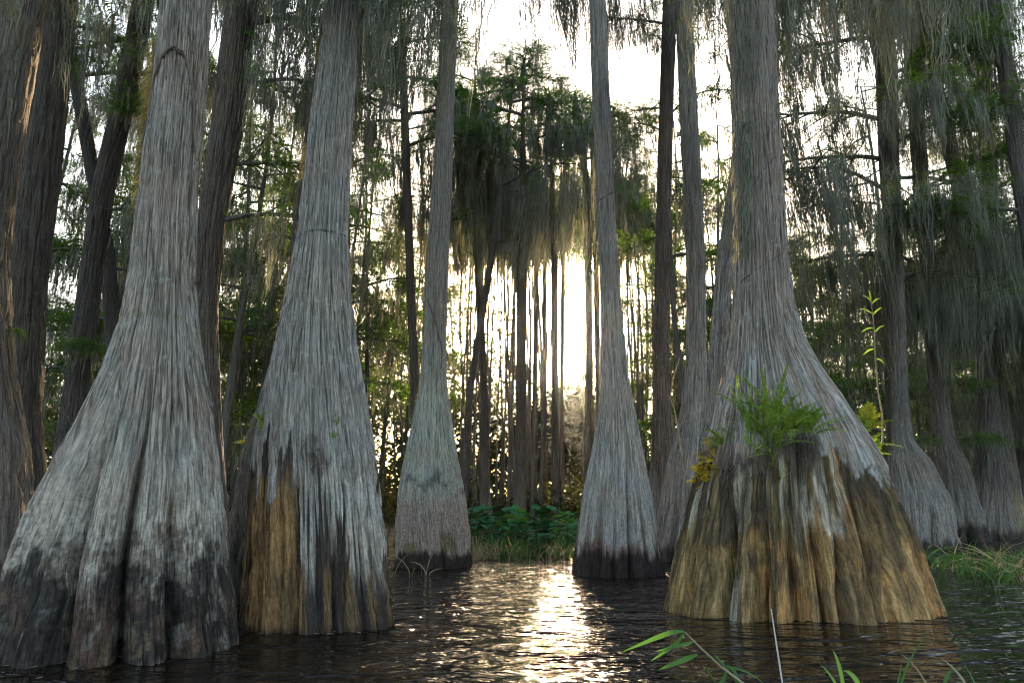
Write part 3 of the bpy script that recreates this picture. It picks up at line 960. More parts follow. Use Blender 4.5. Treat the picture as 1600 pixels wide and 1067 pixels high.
KINDS = {'m': [], 'g': [], 'c': [], 's': [], 'l': []}
for k in range(3):
    for kd, args in (('m', dict(L=3.2, nsub=9, ntail=105, tl=1.6, nspray=170)),
                     ('g', dict(L=3.0, nsub=11, ntail=32, tl=0.9, nspray=420, droop=0.05)),
                     ('c', dict(L=3.4, nsub=9, ntail=84, tl=2.9, nspray=70, ns=40, fat=1.3)),
                     ('l', dict(L=3.2, nsub=8, ntail=30, tl=3.9, nspray=60, ns=46, fat=0.95, mw=0.009, tilt=0.03)),
                     ('s', dict(L=2.0, nsub=7, ntail=34, tl=0.8, nspray=160))):
        li, fo, mo = bough_geo(900 + 13 * k + ord(kd), **args)
        KINDS[kd].append((data_of(li, 'bough', M_LIMB), data_of(fo, 'foliage', M_NEEDLE, False), data_of(mo, 'hanging_moss', M_MOSS, False)))
BN = 0


def obj_of(name, data, parent):
    o = bpy.data.objects.new(name, data)
    col.objects.link(o)
    o.parent = parent
    return o


def put_bough(tree, prof, y, rot, scale=1.0, kind='m', z=None):
    global BN
    BN += 1
    d = prof['d']
    if z is None:
        z = at(800, y, d)[2]
    X = float(np.interp(z, prof['fz'], prof['fX']))
    li, fo, mo = KINDS[kind][BN % 3]
    b_ = obj_of('bough', li, tree)
    b_.location = (X, d, z)
    b_.rotation_euler = (0, 0, math.radians(rot))
    b_.scale = (scale,) * 3
    obj_of('foliage', fo, b_)
    m_ = obj_of('hanging_moss', mo, b_)
    return b_


def boughs(tp, lst):
    for (y, rot, s, k) in lst:
        put_bough(tp[0], tp[1], y, rot, s, k)


boughs(tF, [(520, 10, 0.18, 'g')])
boughs(tG, [(-90, 20, 0.8, 'm'), (40, 30, 0.7, 's')])
boughs(tQ, [(-50, 20, 1.0, 'm'), (60, 160, 1.1, 'g'), (120, 0, 0.9, 'm'), (200, -40, 0.7, 'g'), (330, 20, 0.8, 'm'), (560, -60, 0.5, 'g')])
boughs(tQ2, [(0, 180, 1.1, 'm'), (120, 0, 1.1, 'c'), (420, 60, 0.9, 'm'), (500, 150, 1.0, 'g')])
boughs(tH, [(-120, 30, 1.2, 'm'), (-60, -40, 1.3, 'c'), (40, 10, 1.0, 'm'), (140, 0, 0.8, 'm'), (260, 20, 0.7, 'g'), (350, 5, 0.8, 'm')])
boughs(tI, [(-150, 30, 1.0, 'c'), (-100, 175, 1.0, 'm'), (40, 190, 0.6, 'm'), (170, 170, 0.6, 's'), (260, -10, 0.5, 's')])
boughs(tJ, [(-140, 160, 1.1, 'c'), (-90, 200, 0.8, 'm'), (-60, 0, 0.9, 'm')])
boughs(tL, [(-120, 170, 1.5, 'c'), (-60, 10, 1.3, 'c'), (-20, 200, 1.2, 'm'), (60, 165, 1.1, 'm'), (120, -20, 0.9, 'm'), (190, 185, 1.1, 'm'), (230, -40, 1.0, 'g'), (280, 10, 0.9, 'c'), (300, 200, 1.0, 'c'),
            (360, 0, 0.8, 'g'), (400, 160, 0.9, 'm'), (430, 20, 0.8, 'c'), (-150, -90, 1.2, 'c'), (690, 20, 0.3, 'g'), (690, 150, 0.3, 'g')])
boughs(tM, [(-100, 30, 1.2, 'm'), (350, 10, 0.9, 'c'), (420, 200, 0.9, 'c'), (300, -60, 1.0, 'g'), (600, 20, 0.5, 'g'), (690, 0, 0.5, 'g'), (480, -30, .8, 'm')])
boughs(tN, [(150, 200, 1.0, 'g'), (360, 20, 1.0, 'c'), (420, 180, 1.0, 'm'), (300, -50, 1.0, 'g'), (520, -70, 0.9, 'm'), (600, 10, 0.7, 'c')])
boughs(tN2, [(200, 170, 1.2, 'm'), (380, 190, 1.3, 'c'), (330, 160, 1.3, 'g'), (500, 175, 1.0, 'm'), (620, 180, .9, 'c')])
boughs(tO, [(20, 200, 0.9, 'm'), (-90, 20, 1.0, 'm'), (150, 10, 0.7, 's'), (210, 190, 0.8, 's'), (300, 0, 0.9, 's'), (370, -30, 1.0, 'g'), (450, 170, 1.0, 'm'), (430, 20, 1.0, 'c')])
boughs(tO2, [(-90, 170, 1.0, 's'), (60, 200, 0.7, 's'), (180, 190, 0.7, 's'), (330, 170, 0.9, 'g')])
# curtain over the channel
boughs(FAR[0], [(128, 200, 0.8, 'g'), (135, 10, 0.7, 'g'), (150, 0, 1.1, 'm'), (190, 180, 1.2, 'l'), (250, 20, 1.2, 'l'), (300, 170, 1.0, 'l'), (220, -80, 1.1, 'l'), (170, 90, 1.1, 'g'), (340, 10, 0.8, 's')])
boughs(FAR[1], [(160, 10, 1.0, 'g'), (240, 185, 1.1, 'm'), (290, -20, 1.1, 'l'), (175, 200, 1.1, 'g'), (340, 180, 0.8, 's')])
boughs(FAR[2], [(118, 30, 0.8, 'g'), (125, 160, 0.7, 'g'), (150, -90, 1.0, 'g'), (170, 10, 1.3, 'l'), (180, 190, 1.3, 'm'), (230, -30, 1.0, 'm'), (255, 200, 1.2, 'l'), (300, 170, 1.0, 'l'), (330, 170, 0.8, 's'), (270, -130, 1.0, 'l')])
boughs(FAR[3], [(152, 0, 0.7, 'g'), (170, 30, 1.2, 'm'), (215, -150, 1.2, 'l'), (160, 100, 1.1, 'g'), (320, 190, 0.7, 's'), (270, 190, 0.9, 'l')])
boughs(FAR[5], [(164, 190, 0.6, 'g'), (185, 0, 1.2, 'm'), (195, 160, 1.0, 'l'), (230, -20, 1.1, 'm'), (180, 60, 1.0, 'g'), (270, 200, 0.9, 'm'), (330, 180, 0.6, 's')])
boughs(FAR[8], [(172, 10, .6, 'g'), (195, 20, 1.1, 'm'), (200, 170, 1.0, 'm'), (250, 0, 1.0, 'm'), (240, 200, 0.8, 'm'), (180, 70, 1.0, 'g')])
boughs(FAR[9], [(70, 0, 0.9, 'g'), (90, 180, 1.1, 'g'), (120, 40, 1.2, 'g'), (170, 200, 1.3, 'm'), (180, 10, 1.3, 'm'), (190, 170, 1.1, 'm'), (230, -10, 1.2, 'g'), (60, -80, .7, 'g'), (150, -90, 1.1, 'm'), (280, 100, 1.0, 'm')])
boughs(FAR[0], [(355, 0, 0.7, 'l'), (400, 185, 0.5, 'l')])
boughs(FAR[1], [(380, 10, 0.5, 'l')])
boughs(FAR[2], [(365, 190, 0.6, 'l'), (330, 5, 0.5, 'l')])
boughs(FAR[3], [(345, 180, 0.6, 'l'), (310, 0, 0.4, 'l')])
boughs(FAR[5], [(310, 185, 0.5, 'l'), (290, 0, 0.4, 'l')])
boughs(FAR[8], [(300, 0, 0.5, 'l'), (325, 185, 0.5, 'l'), (350, 10, 0.3, 'l')])
boughs(FAR[2], [(100, 60, 0.5, 'g'), (104, 200, 0.5, 'g'), (112, 300, 0.6, 'g'), (135, 250, 0.7, 's')])
boughs(FAR[0], [(108, 60, 0.5, 'g'), (112, 250, 0.5, 'g'), (122, 320, 0.6, 's')])
boughs(FAR[1], [(142, 120, 0.5, 'g'), (150, 300, 0.6, 's')])
# boughs of the front trees just above the frame; their moss hangs into the picture
for (t_, p_, lst) in ((a, PA, [(-180, 170, 0.9, 'm'), (-170, 20, 0.8, 'm')]), (b, PB, [(-230, 150, 0.9, 'm')]),
                      (c, PC, [(-130, 170, 0.7, 's')]), (dd, PD, [(-130, 15, 0.6, 's'), (-170, 180, 0.4, 's')]),
                      (e, PE, [(-150, 5, 0.75, 'c'), (-150, 170, 0.6, 'm'), (-200, 60, 1.0, 'm')])):
    for (y, rot, s, k) in lst:
        put_bough(t_, p_, y, rot, s, k)


# unseen crowns above the frame, added to shade the second row
for q, (tp, n) in enumerate([(tF, 6), (tG, 7), (tQ, 6), (tQ2, 5), (tH, 6), (tL, 3)]):
    zt = at(800, -60, tp[1]['d'])[2] + 3.4
    for k in range(n):
        put_bough(tp[0], tp[1], 0, k * 137 + q * 50, 1.55, 'mgm'[k % 3], z=zt + 0.9 * k)
for tp, lst in ((tL, [(-30, -80, 1.0, 'm'), (70, -110, 1.0, 'm'), (150, -60, 0.9, 'g'), (210, -100, .9, 'm'), (250, 175, 1.1, 'm'), (340, -85, 0.8, 'm')]),
                (tM, [(80, -90, 1.0, 'm'), (200, -60, 1.0, 'm')]), (tN, [(480, -100, 1.0, 'c'), (250, -90, .9, 'm')])):
    boughs(tp, lst)


# ------------------------------------------------------------------ the wood behind: four growth forms, copied
def xform(geo, M, into):
    if geo.n == 0:
        return
    V = np.concatenate(geo.V) @ np.array(M.to_3x3()).T + np.array(M.translation)
    into.add(V, np.concatenate(geo.Q) if geo.Q else None, np.concatenate(geo.T) if geo.T else None)


def far_form(seed, H, zlo, nb, mossy):
    rng = rngof(seed)
    trunk, crown, moss = Geo(), Geo(), Geo()
    z = np.r_[-0.3, 0.0, 0.4, 0.9, 1.5, 2.5, 4, np.linspace(6, H, 9)]
    r = 0.17 * (1 - z / H * 0.8) + 0.32 * np.exp(-np.maximum(z, 0) / 0.8)
    P = np.stack([0.35 * np.sin(z * 0.22 + seed), 0.3 * np.cos(z * 0.2 + seed), z], -1)
    trunk.tube(P, r, 10)
    for k in range(nb):
        zz = zlo + (H - zlo) * ((k + rng.random()) / nb) ** 0.9
        s = (1.25 - 0.6 * (zz - zlo) / (H - zlo)) * rng.uniform(0.8, 1.15)
        li, fo, mo = bough_geo(int(rng.integers(1e6)), 3.3, 6, int(34 * mossy), 1.6, 110, ns=9, segs=3, mw=0.020, m=12, lw=0.025, ll=0.16, sl=0.7, tilt=0.07)
        p = np.array([np.interp(zz, z, P[:, 0]), np.interp(zz, z, P[:, 1]), zz])
        M = Matrix.Translation(Vector(p)) @ Matrix.Rotation(k * 2.4 + rng.uniform(-.5, .5), 4, 'Z') @ Matrix.Scale(s, 4)
        xform(li, M, trunk)
        xform(fo, M, crown)
        xform(mo, M, moss)
    return data_of(trunk, 'trunk', M_LIMB), data_of(crown, 'crown', M_NEEDLE, False), data_of(moss, 'hanging_moss', M_MOSS, False)


FORMS = [(22, far_form(301, 22, 5.0, 13, 1.2)), (24, far_form(302, 24, 8.5, 12, 1.4)), (19, far_form(303, 19, 3.5, 13, 0.9)), (26, far_form(304, 26, 11.0, 10, 1.2)), (27, far_form(305, 27, 21.5, 6, 1.1))]
rg = random.Random(5)
placed = []
G_WOOD = 'moss hung trees of the wood behind'
SUNAZ = math.degrees(SUN_AZ)
GAPS = [(-200, 'beyond the left picture edge trees'), (60, 'seen left of the massive grey cypress'), (215, 'behind the massive grey cypress'), (305, 'seen between the two big left trees'), (420, 'behind the orange based tree'),
        (548, 'right of the orange based tree'), (660, 'behind the slim lichen covered tree'), (715, 'left of the sunlit channel'), (770, 'over the left half of the channel'), (840, 'over the right half of the channel'),
        (925, 'behind the pale slender tree'), (990, 'seen just right of the pale slender tree'), (1110, 'behind the fern covered tree'), (1240, 'right of the fern covered tree'), (1350, 'behind the cone based tree at right'),
        (1450, 'near the crooked leaning trunk at right'), (1540, 'close to the right picture edge')]


WOOD = {}


def wood_tree(x, y, form, s, slim=1.0):
    px = CX + F * (x / y) * 0.97
    where = [g_[1] for g_ in GAPS if px >= g_[0]][-1]
    row = 'front mossy wood trees ' if y < 34 else ('deeper mossy wood trees ' if y < 48 else ('faint wood trees ' if y < 64 else 'farthest wood trees '))
    t_ = empty('cypress_tree', (x, y, float(ground_z(np.float64(x), np.float64(y))) if y > 26 else -0.2))
    tag(t_, None, 'tree', G_WOOD)
    WOOD.setdefault(row + where, []).append((px, t_))
    t_.rotation_euler = (0, 0, rg.uniform(0, 6.28))
    t_.scale = (s, s, s)
    for nm, me in zip(('trunk', 'crown', 'hanging_moss'), FORMS[form][1]):
        o_ = obj_of(nm, me, t_)
        if nm == 'trunk':
            o_.scale = (slim, slim, 1)
    placed.append((x, y))


def free(x, y, r):
    return all((x - q[0]) ** 2 + (y - q[1]) ** 2 > r * r for q in placed)


tries = 0
while len(placed) < 205 and tries < 9000:
    tries += 1
    az = rg.uniform(-44, 44)
    d = 21 + 62 * rg.random() ** 1.1
    x, y = d * math.tan(math.radians(az)), d
    if any(abs(x - (x0 + (y - y0) * 0.0875)) < w0 for (x0, y0, w0) in ((-2.75, 5.1, 1.7), (-1.9, 6.0, 1.7), (-6.5, 9.0, 2.5))) and d < 62:
        continue                                  # glades through which the sun reaches the front trees
    if not free(x, y, 2.1) or -9 < az - SUNAZ < 6 or (-35.5 < az < -30.5 and d < 60):
        continue
    form = rg.choice([0, 1, 2, 3])
    if -13 < az < -4:
        form = rg.choice([1, 3, 3])
    s = rg.uniform(0.85, 1.15)
    lim = 0.9
    if -7 < az < 13:
        lim = 0.53
    elif 19 < az < 27.5:
        lim = 0.43
    elif az > 29.5:
        lim = 0.48
    s = min(s, lim * d / FORMS[form][0])
    if s < 0.5:
        continue
    wood_tree(x, y, form, s)
n0 = len(placed)
tries = 0
while len(placed) < n0 + 72 and tries < 9000:      # the lane towards the sun: tall bare stems with high crowns
    tries += 1
    az = SUNAZ + rg.uniform(-9, 6)
    d = rg.uniform(31, 60)
    x, y = d * math.tan(math.radians(az)), d
    if not free(x, y, 0.75) or abs(az - SUNAZ) < 0.9 or (abs(az - SUNAZ) < 2.6 and d < 50):
        continue
    wood_tree(x, y, 4, rg.uniform(0.48, 0.54) * d / 27, rg.uniform(0.5, 0.9) * (36 / d) ** 0.5)


def number_labels(groups):
    ORD = ['leftmost', 'second from left', 'third from left', 'fourth from left', 'fifth from left', 'sixth from left', 'seventh from left', 'eighth from left', 'ninth from left', 'tenth from left', 'eleventh from left', 'twelfth from left', 'thirteenth from left']
    for lab, lst in groups.items():
        lst.sort(key=lambda q: q[0])
        for k, (_, o) in enumerate(lst):
            if len(lst) == 1:
                o['label'] = 'only one of the ' + lab
            else:
                o['label'] = (ORD[min(k, 12)] if k < len(lst) - 1 else 'rightmost') + ' of ' + lab


number_labels(WOOD)
# ------------------------------------------------------------------ undergrowth and the far wood (nobody could count these)
def leaf_mass(name, label, cat, centres, radii, n, size, seed, mat):
    rng = rngof(seed)
    i = rng.integers(0, len(centres), n)
    v = rng.normal(size=(n, 3))
    v /= np.linalg.norm(v, axis=1)[:, None]
    P = np.asarray(centres)[i] + v * (np.asarray(radii)[i] * (rng.random((n, 1)) ** 0.4))
    P[:, 2] = np.maximum(P[:, 2], 0.02)
    D = rng.normal(size=(n, 3))
    D /= np.linalg.norm(D, axis=1)[:, None]
    S = np.cross(D, rng.normal(size=(n, 3)))
    S /= np.linalg.norm(S, axis=1)[:, None]
    s = size * (0.6 + 0.8 * rng.random((n, 1)))
    V = np.stack([P - D * s, P + S * s * 0.35, P + D * s, P - S * s * 0.35], 1).reshape(-1, 3)
    Q = np.arange(n * 4).reshape(-1, 4)
    o = mesh_obj(name, V, Q, mat, None, False)
    return tag(o, label, cat, None, 'stuff')


rng = rngof(71)
cs, rs = [], []
for k in range(150):
    az = rng.uniform(-44, 44)
    d = rng.uniform(27, 62)
    h = rng.uniform(0.5, 1.5) * (0.75 if -8 < az - SUNAZ < 6 else 1.3)
    cs.append((d * math.tan(math.radians(az)), d, 0.2 + h * 0.6))
    rs.append((rng.uniform(1.0, 2.6), rng.uniform(0.8, 1.8), h))
for k in range(90):
    az = rng.uniform(-40, 40)
    d = rng.uniform(50, 74)
    h = rng.uniform(1.6, 3.0)
    cs.append((d * math.tan(math.radians(az)), d, 0.2 + h * 0.7))
    rs.append((rng.uniform(1.5, 3.2), rng.uniform(0.8, 1.8), h))
leaf_mass('undergrowth', 'dark low bushes under the trees of the wood', 'undergrowth', cs, rs, 65000, 0.17, 72, M_FARLEAF)
cs, rs = [], []
for k in range(300):
    az = rng.uniform(-46, 46)
    d = rng.uniform(98, 125)
    off = az - SUNAZ
    top = rng.uniform(16.5, 19) if -3 < off < 3 else rng.uniform(17, 31)
    cs.append((d * math.tan(math.radians(az)), d, top * rng.uniform(0.15, 0.78)))
    rs.append((rng.uniform(3, 6), 3, top * 0.35))
for k in range(60):
    az = SUNAZ + rng.uniform(-4, 4)
    d = rng.uniform(100, 124)
    cs.append((d * math.tan(math.radians(az)), d, rng.uniform(5, 15.5)))
    rs.append((rng.uniform(2, 4), 3, 3.0))
leaf_mass('far_wood', 'far off wood closing the view low behind the trunks', 'woods', cs, rs, 120000, 0.54, 73, M_FARLEAF)


# ------------------------------------------------------------------ plants at the water's edge
def leaf_blade(P, W, fold=0.25, up=(0, 0, 1)):
    """blade along the points P with half widths W, creased along its midrib"""
    P = np.asarray(P, float)
    W = np.asarray(W, float)
    T = np.gradient(P, axis=0)
    T /= np.linalg.norm(T, axis=1)[:, None] + 1e-9
    S = np.cross(T, np.asarray(up, float))
    S /= np.linalg.norm(S, axis=1)[:, None] + 1e-9
    N = np.cross(S, T)
    V = np.stack([P - S * W[:, None] + N * (fold * W)[:, None], P, P + S * W[:, None] + N * (fold * W)[:, None]], 1).reshape(-1, 3)
    n = len(P)
    i = np.arange(n - 1) * 3
    Q = np.concatenate([np.stack([i, i + 1, i + 4, i + 3], -1), np.stack([i + 1, i + 2, i + 5, i + 4], -1)])
    return V, Q


def arrow_leaf(seed):
    rng = rngof(seed)
    g = Geo()
    h = rng.uniform(0.55, 0.85)
    t = np.linspace(0, 1, 5)
    lean = rng.uniform(0.1, 0.3)
    st = np.stack([lean * t ** 2, 0 * t, h * t], -1)
    g.tube(st, 0.007 * (1 - 0.4 * t), 4)
    l = rng.uniform(0.26, 0.36)
    s = np.linspace(0, 1, 6)
    ang = rng.uniform(-0.5, 0.7)
    B = st[-1] + np.stack([np.cos(ang) * l * s, 0.03 * np.sin(s * 3), np.sin(ang) * l * s - 0.16 * l * s ** 2], -1) - np.array([0.06, 0, 0])
    V, Q = leaf_blade(B, np.array([0.055, 0.095, 0.09, 0.066, 0.035, 0.003]) * rng.uniform(0.85, 1.2), 0.2)
    g.add(V, Q)
    return data_of(g, 'leaf', M_ARROW)


ARROW = [arrow_leaf(400 + k) for k in range(7)]
rg = random.Random(9)
PLANTS = {}
for k in range(52):
    f = (k + 0.5) / 52
    back = k % 3 != 0
    d = rg.uniform(13.4, 15.6) if back else rg.uniform(12.7, 13.6)
    px = 728 + (908 - 728) * ((k * 0.618) % 1.0)
    X = at(px, 800, d)[0]
    p_ = empty('pickerel_plant', (X, d, -0.05))
    tag(p_, None, 'water plant', 'broad leaved plants at the end of the channel')
    PLANTS.setdefault('broad leaved plants %s, %s row' % ('next to lichen covered tree' if px < 770 else ('next to pale slender tree' if px > 865 else ('left of clump middle' if px < 818 else 'right of clump middle')),
                      'back' if back else 'front'), []).append((px, p_))
    for q in range(6):
        lf = obj_of('leaf', rg.choice(ARROW), p_)
        lf.location = (rg.uniform(-.13, .13), rg.uniform(-.13, .13), 0)
        lf.rotation_euler = (rg.uniform(-.15, .15), rg.uniform(-.1, .2), rg.uniform(0, 6.28))
        s = rg.uniform(0.75, 1.05) * (1.0 if back else 0.8)
        lf.scale = (s, s, s)


number_labels(PLANTS)


def grass_mass(name, label, boxes, mat, n, hmin, hmax, w, seed, flop=0.5):
    rng = rngof(seed)
    g = Geo()
    for k in range(n):
        x0, x1, y0, y1 = boxes[rng.integers(len(boxes))]
        p = np.array([rng.uniform(x0, x1), rng.uniform(y0, y1), -0.05])
        h = rng.uniform(hmin, hmax)
        az = rng.uniform(0, 6.28)
        t = np.linspace(0, 1, 5)
        fl = rng.uniform(0.2, 1.0) * flop
        P = p + np.stack([np.cos(az) * h * fl * t ** 1.6 * 1.4, np.sin(az) * h * fl * t ** 1.6 * 1.4, h * (t - fl * 0.75 * t ** 2.2)], -1)
        V, Q = leaf_blade(P, w * np.array([0.7, 1, 0.9, 0.6, 0.05]), 0.3, (np.sin(az + 1), np.cos(az), 0.3))
        g.add(V, Q)
    return tag(g.build(name, mat, None, True), label, 'grass', None, 'stuff')


xa, xb = at(738, 860, 12.4)[0], at(900, 860, 12.4)[0]
grass_mass('grass', 'green grass blades at the foot of the broad leaved plants', [(xa, xb, 12.2, 13.4)], M_GRASS, 260, 0.25, 0.6, 0.009, 501, 0.4)
grass_mass('grass', 'dry straw coloured grass among the broad leaved plants', [(xa, xb, 12.0, 13.2), (xa - 0.1, xa + .5, 12.0, 12.6)], M_STRAW, 170, 0.2, 0.55, 0.007, 502, 0.6)
xa, xb = at(1465, 880, 9.6)[0], at(1640, 880, 9.6)[0]
grass_mass('grass', 'floppy green marsh grass in the water right of the orange stump', [(xa, xb, 9.0, 10.6), (xa + .1, xb, 8.6, 9.6), (xa + .6, xb + .8, 9.0, 12.5)], M_GRASS, 330, 0.25, 0.62, 0.009, 503, 0.95)
grass_mass('grass', 'flattened dry stalks lying in the marsh grass at right', [(xa + 0.5, xb, 8.8, 10.2)], M_STRAW, 90, 0.3, 0.8, 0.007, 504, 1.1)
xa, xb = at(1400, 855, 14)[0], at(1500, 855, 14)[0]
xc_ = at(655, 880, 9.9)[0]
grass_mass('grass', 'few bleached stalks in the water beside the lichen covered cypress', [(xc_ - .35, xc_ + 0.2, 9.7, 10.0)], M_STRAW, 9, 0.25, 0.5, 0.006, 505, 0.9)


# ------------------------------------------------------------------ ferns and other plants growing on the trunks
def frond_data(seed, ln, pw, np_, mat, curve=0.5, strap=False):
    """a frond standing along +Z, arching towards +X"""
    rng = rngof(seed)
    g = Geo()
    t = np.linspace(0, 1, 9)
    P = np.stack([curve * ln * t ** 2, 0.05 * ln * np.sin(t * 4 + seed), ln * (t - 0.25 * curve * t ** 2)], -1)
    g.tube(P, 0.0032 * (1 - t * 0.7), 4)
    T = np.gradient(P, axis=0)
    for k in range(np_):
        f = 0.12 + 0.86 * k / np_
        p = np.array([np.interp(f, t, P[:, c_]) for c_ in range(3)])
        tn = np.array([np.interp(f, t, T[:, c_]) for c_ in range(3)])
        tn /= np.linalg.norm(tn)
        for sg in (-1, 1):
            l = pw * (math.sin(math.pi * min(1, 0.16 + f * 0.84)) ** 0.6 + 0.1) * rng.uniform(0.8, 1.15)
            dr = np.array([0.0, sg, 0]) + tn * 0.55 + rng.normal(size=3) * 0.12
            dr /= np.linalg.norm(dr)
            hw = ln * 0.42 / np_ * 1.15
            tip = p + dr * l
            mid = p + dr * l * 0.5 + np.array([0.0, 0, 0.004])
            g.add([p - tn * hw * 0.5, p + tn * hw * 0.5, mid + tn * hw, tip, mid - tn * hw * 0.7], None, [(0, 1, 2), (0, 2, 4), (4, 2, 3)])
    return data_of(g, 'frond', mat, True)


FR_LONG = [frond_data(600 + k, 0.42, 0.022, 22, M_FERN, 0.10 + 0.22 * k) for k in range(4)]
FR_MID = [frond_data(610 + k, 0.30, 0.050, 15, M_FERN, 0.45 + 0.2 * k) for k in range(3)]
FR_YEL = [frond_data(620 + k, 0.30, 0.060, 12, M_FERN_Y, 0.3 + 0.25 * k) for k in range(3)]
FR_GLD = [frond_data(630 + k, 0.16, 0.045, 8, M_GOLD, 0.5 + 0.3 * k) for k in range(3)]


def fern(label, prof, spots, n, kinds, smin, smax, spread, seed, lean=(0, -0.6, 0), name='fern', cat='fern', tip=0.75):
    """spots: (u, z) on the trunk's skin; the fronds spring from there"""
    rg = random.Random(seed)
    p0, _ = surf(prof, *spots[0])
    root = empty(name, tuple(p0))
    tag(root, label, cat, None)
    for k in range(n):
        u, z = spots[k % len(spots)]
        p, nr = surf(prof, u + rg.uniform(-.03, .03), z + rg.uniform(-spread, spread) * 0.4, -0.01)
        fr = obj_of('frond', rg.choice(kinds), root)
        fr.location = tuple(p - p0)
        out_az = math.atan2(nr[1], nr[0]) + rg.uniform(-1.1, 1.1)
        M = Matrix.Rotation(out_az, 4, 'Z') @ Matrix.Rotation(rg.uniform(0.05, tip), 4, 'Y') @ Matrix.Rotation(rg.uniform(-1.2, 1.2), 4, 'Z')
        fr.rotation_euler = M.to_euler()
        s = rg.uniform(smin, smax)
        fr.scale = (s, s, s)
    return root


fern('tall bright green sword fern on the stump shoulder, left of centre', PE, [(-0.62, 1.52), (-0.52, 1.66), (-0.44, 1.60), (-0.34, 1.58), (-0.26, 1.64), (-0.57, 1.60)], 50, FR_LONG, 0.5, 1.5, 0.3, 1, tip=0.75)
fern('green fern spilling down the stump below the tall fern', PE, [(-0.44, 1.38), (-0.36, 1.46), (-0.42, 1.28), (-0.5, 1.44)], 26, FR_LONG, 0.4, 0.85, 0.12, 2, tip=1.25)
fern('mid green bushy fern under the silver bark of the stump', PE, [(-0.14, 1.60), (-0.06, 1.58), (0.02, 1.56), (-0.22, 1.60)], 26, FR_MID, 0.8, 1.3, 0.08, 3, tip=1.0)
fern('yellow green fern sprouting from the right shoulder of the stump', PE, [(0.985, 1.62), (0.99, 1.60)], 11, FR_YEL, 0.85, 1.2, 0.05, 4, tip=0.7)
fern('small fern low on the right shoulder beside the thin sapling', PE, [(0.985, 1.40), (0.99, 1.45)], 7, FR_MID, 0.5, 0.8, 0.08, 5, tip=0.9)
fern('golden yellow leafy plant on the left edge of the stump', PE, [(-0.985, 1.14), (-0.97, 1.22), (-0.985, 1.30), (-0.96, 1.38), (-0.985, 1.46), (-0.98, 1.18)], 54, FR_GLD, 0.45, 0.95, 0.2, 6, name='yellow_plant', cat='plant', tip=1.3)
fern('dull green fern on the left rim of the stump above the yellow plant', PE, [(-0.9, 1.50), (-0.85, 1.56), (-0.93, 1.45)], 13, FR_MID, 0.5, 0.85, 0.1, 7, tip=1.0)
fern('single small fern tuft at the middle of the stump', PE, [(-0.33, 1.16)], 5, FR_LONG, 0.3, 0.45, 0.03, 8, tip=0.8)
fern('small fern on the left side of the orange based tree', PB, [(-0.78, 1.62), (-0.8, 1.55)], 9, FR_MID, 0.4, 0.65, 0.08, 9, tip=0.8)
fern('tiny fern on the right side of the orange based tree', PB, [(0.55, 1.62), (0.5, 1.5)], 6, FR_MID, 0.25, 0.45, 0.1, 10, tip=0.9)
fern('tiny yellow frond between the two big left trees', tB2[1], [(-0.97, 1.55)], 3, FR_GLD, 0.7, 1.1, 0.02, 11, tip=0.9)


def fringe(name, label, prof, uz, n, ln, w, seed, mat, down=0.8, cat='air plant'):
    """short curly strands rooted on the trunk's skin: air plants and dry rootlets"""
    rng = rngof(seed)
    g = Geo()
    S = 4
    t = np.linspace(0, 1, S + 1)
    for k in range(n):
        (u0, u1, z0, z1) = uz[k % len(uz)]
        u, z = rng.uniform(u0, u1), rng.uniform(z0, z1)
        p, nr = surf(prof, max(-1, min(1, u)), z, -0.01, back=(rng.random() < 0.3 and abs(u) > 0.9))
        l = ln * rng.uniform(0.4, 1.3)
        dr = nr + rng.normal(size=3) * 0.5
        dr /= np.linalg.norm(dr)
        P = p + dr * l * (t * (1 - 0.45 * down * t))[:, None]
        P[:, 2] -= down * l * t ** 1.6
        P += np.cumsum(rng.normal(size=(S + 1, 3)), axis=0) * l * 0.05
        a_ = rng.uniform(0, 3.14)
        off = np.array([math.cos(a_), math.sin(a_), 0.2]) * w
        W = (1 - 0.8 * t)[:, None]
        V = np.stack([P - off * W, P + off * W], 1).reshape(-1, 3)
        i = np.arange(S) * 2
        g.add(V, np.stack([i, i + 1, i + 3, i + 2], -1))
    return tag(g.build(name, mat, None, False), label, cat, None, 'stuff')


zA = lambda y: at(270, y, 5.1)[2]
zB = lambda y: at(500, y, 6.0)[2]
zE = lambda y: at(1180, y, 6.7)[2]
zF = lambda y: at(20, y, 9.0)[2]
fringe('air_plants', 'golden backlit air plants along the upper left edge of the massive cypress', PA, [(-1, -0.97, zA(325), zA(60)), (-1, -0.95, zA(260), zA(90))], 1500, 0.13, 0.004, 801, M_AIR, 0.5)
fringe('air_plants', 'thin air plant fringe low on the right edge of the massive cypress', PA, [(0.96, 1, zA(640), zA(420)), (0.97, 1, zA(330), zA(100))], 420, 0.05, 0.003, 802, M_AIR, 0.5)
fringe('air_plants', 'golden air plants on the left edge of the orange based tree', PB, [(-1, -0.97, zB(520), zB(400)), (-1, -0.97, zB(280), zB(225)), (-1, -.98, zB(90), zB(60))], 700, 0.09, 0.004, 803, M_AIR, 0.5)
fringe('air_plants', 'ring of short air plants around the massive cypress at mid height', PA, [(-0.95, 0.9, zA(506), zA(496))], 260, 0.04, 0.003, 804, M_AIR, 0.9)
fringe('air_plants', 'curtain of grey moss clinging to the upper left of the fern covered tree', PE, [(-1, -0.35, zE(300), zE(-60)), (-1, -0.1, zE(150), zE(-60)), (-1, -0.6, zE(400), zE(200))], 2600, 0.13, 0.0035, 805, M_AIRG, 1.1)
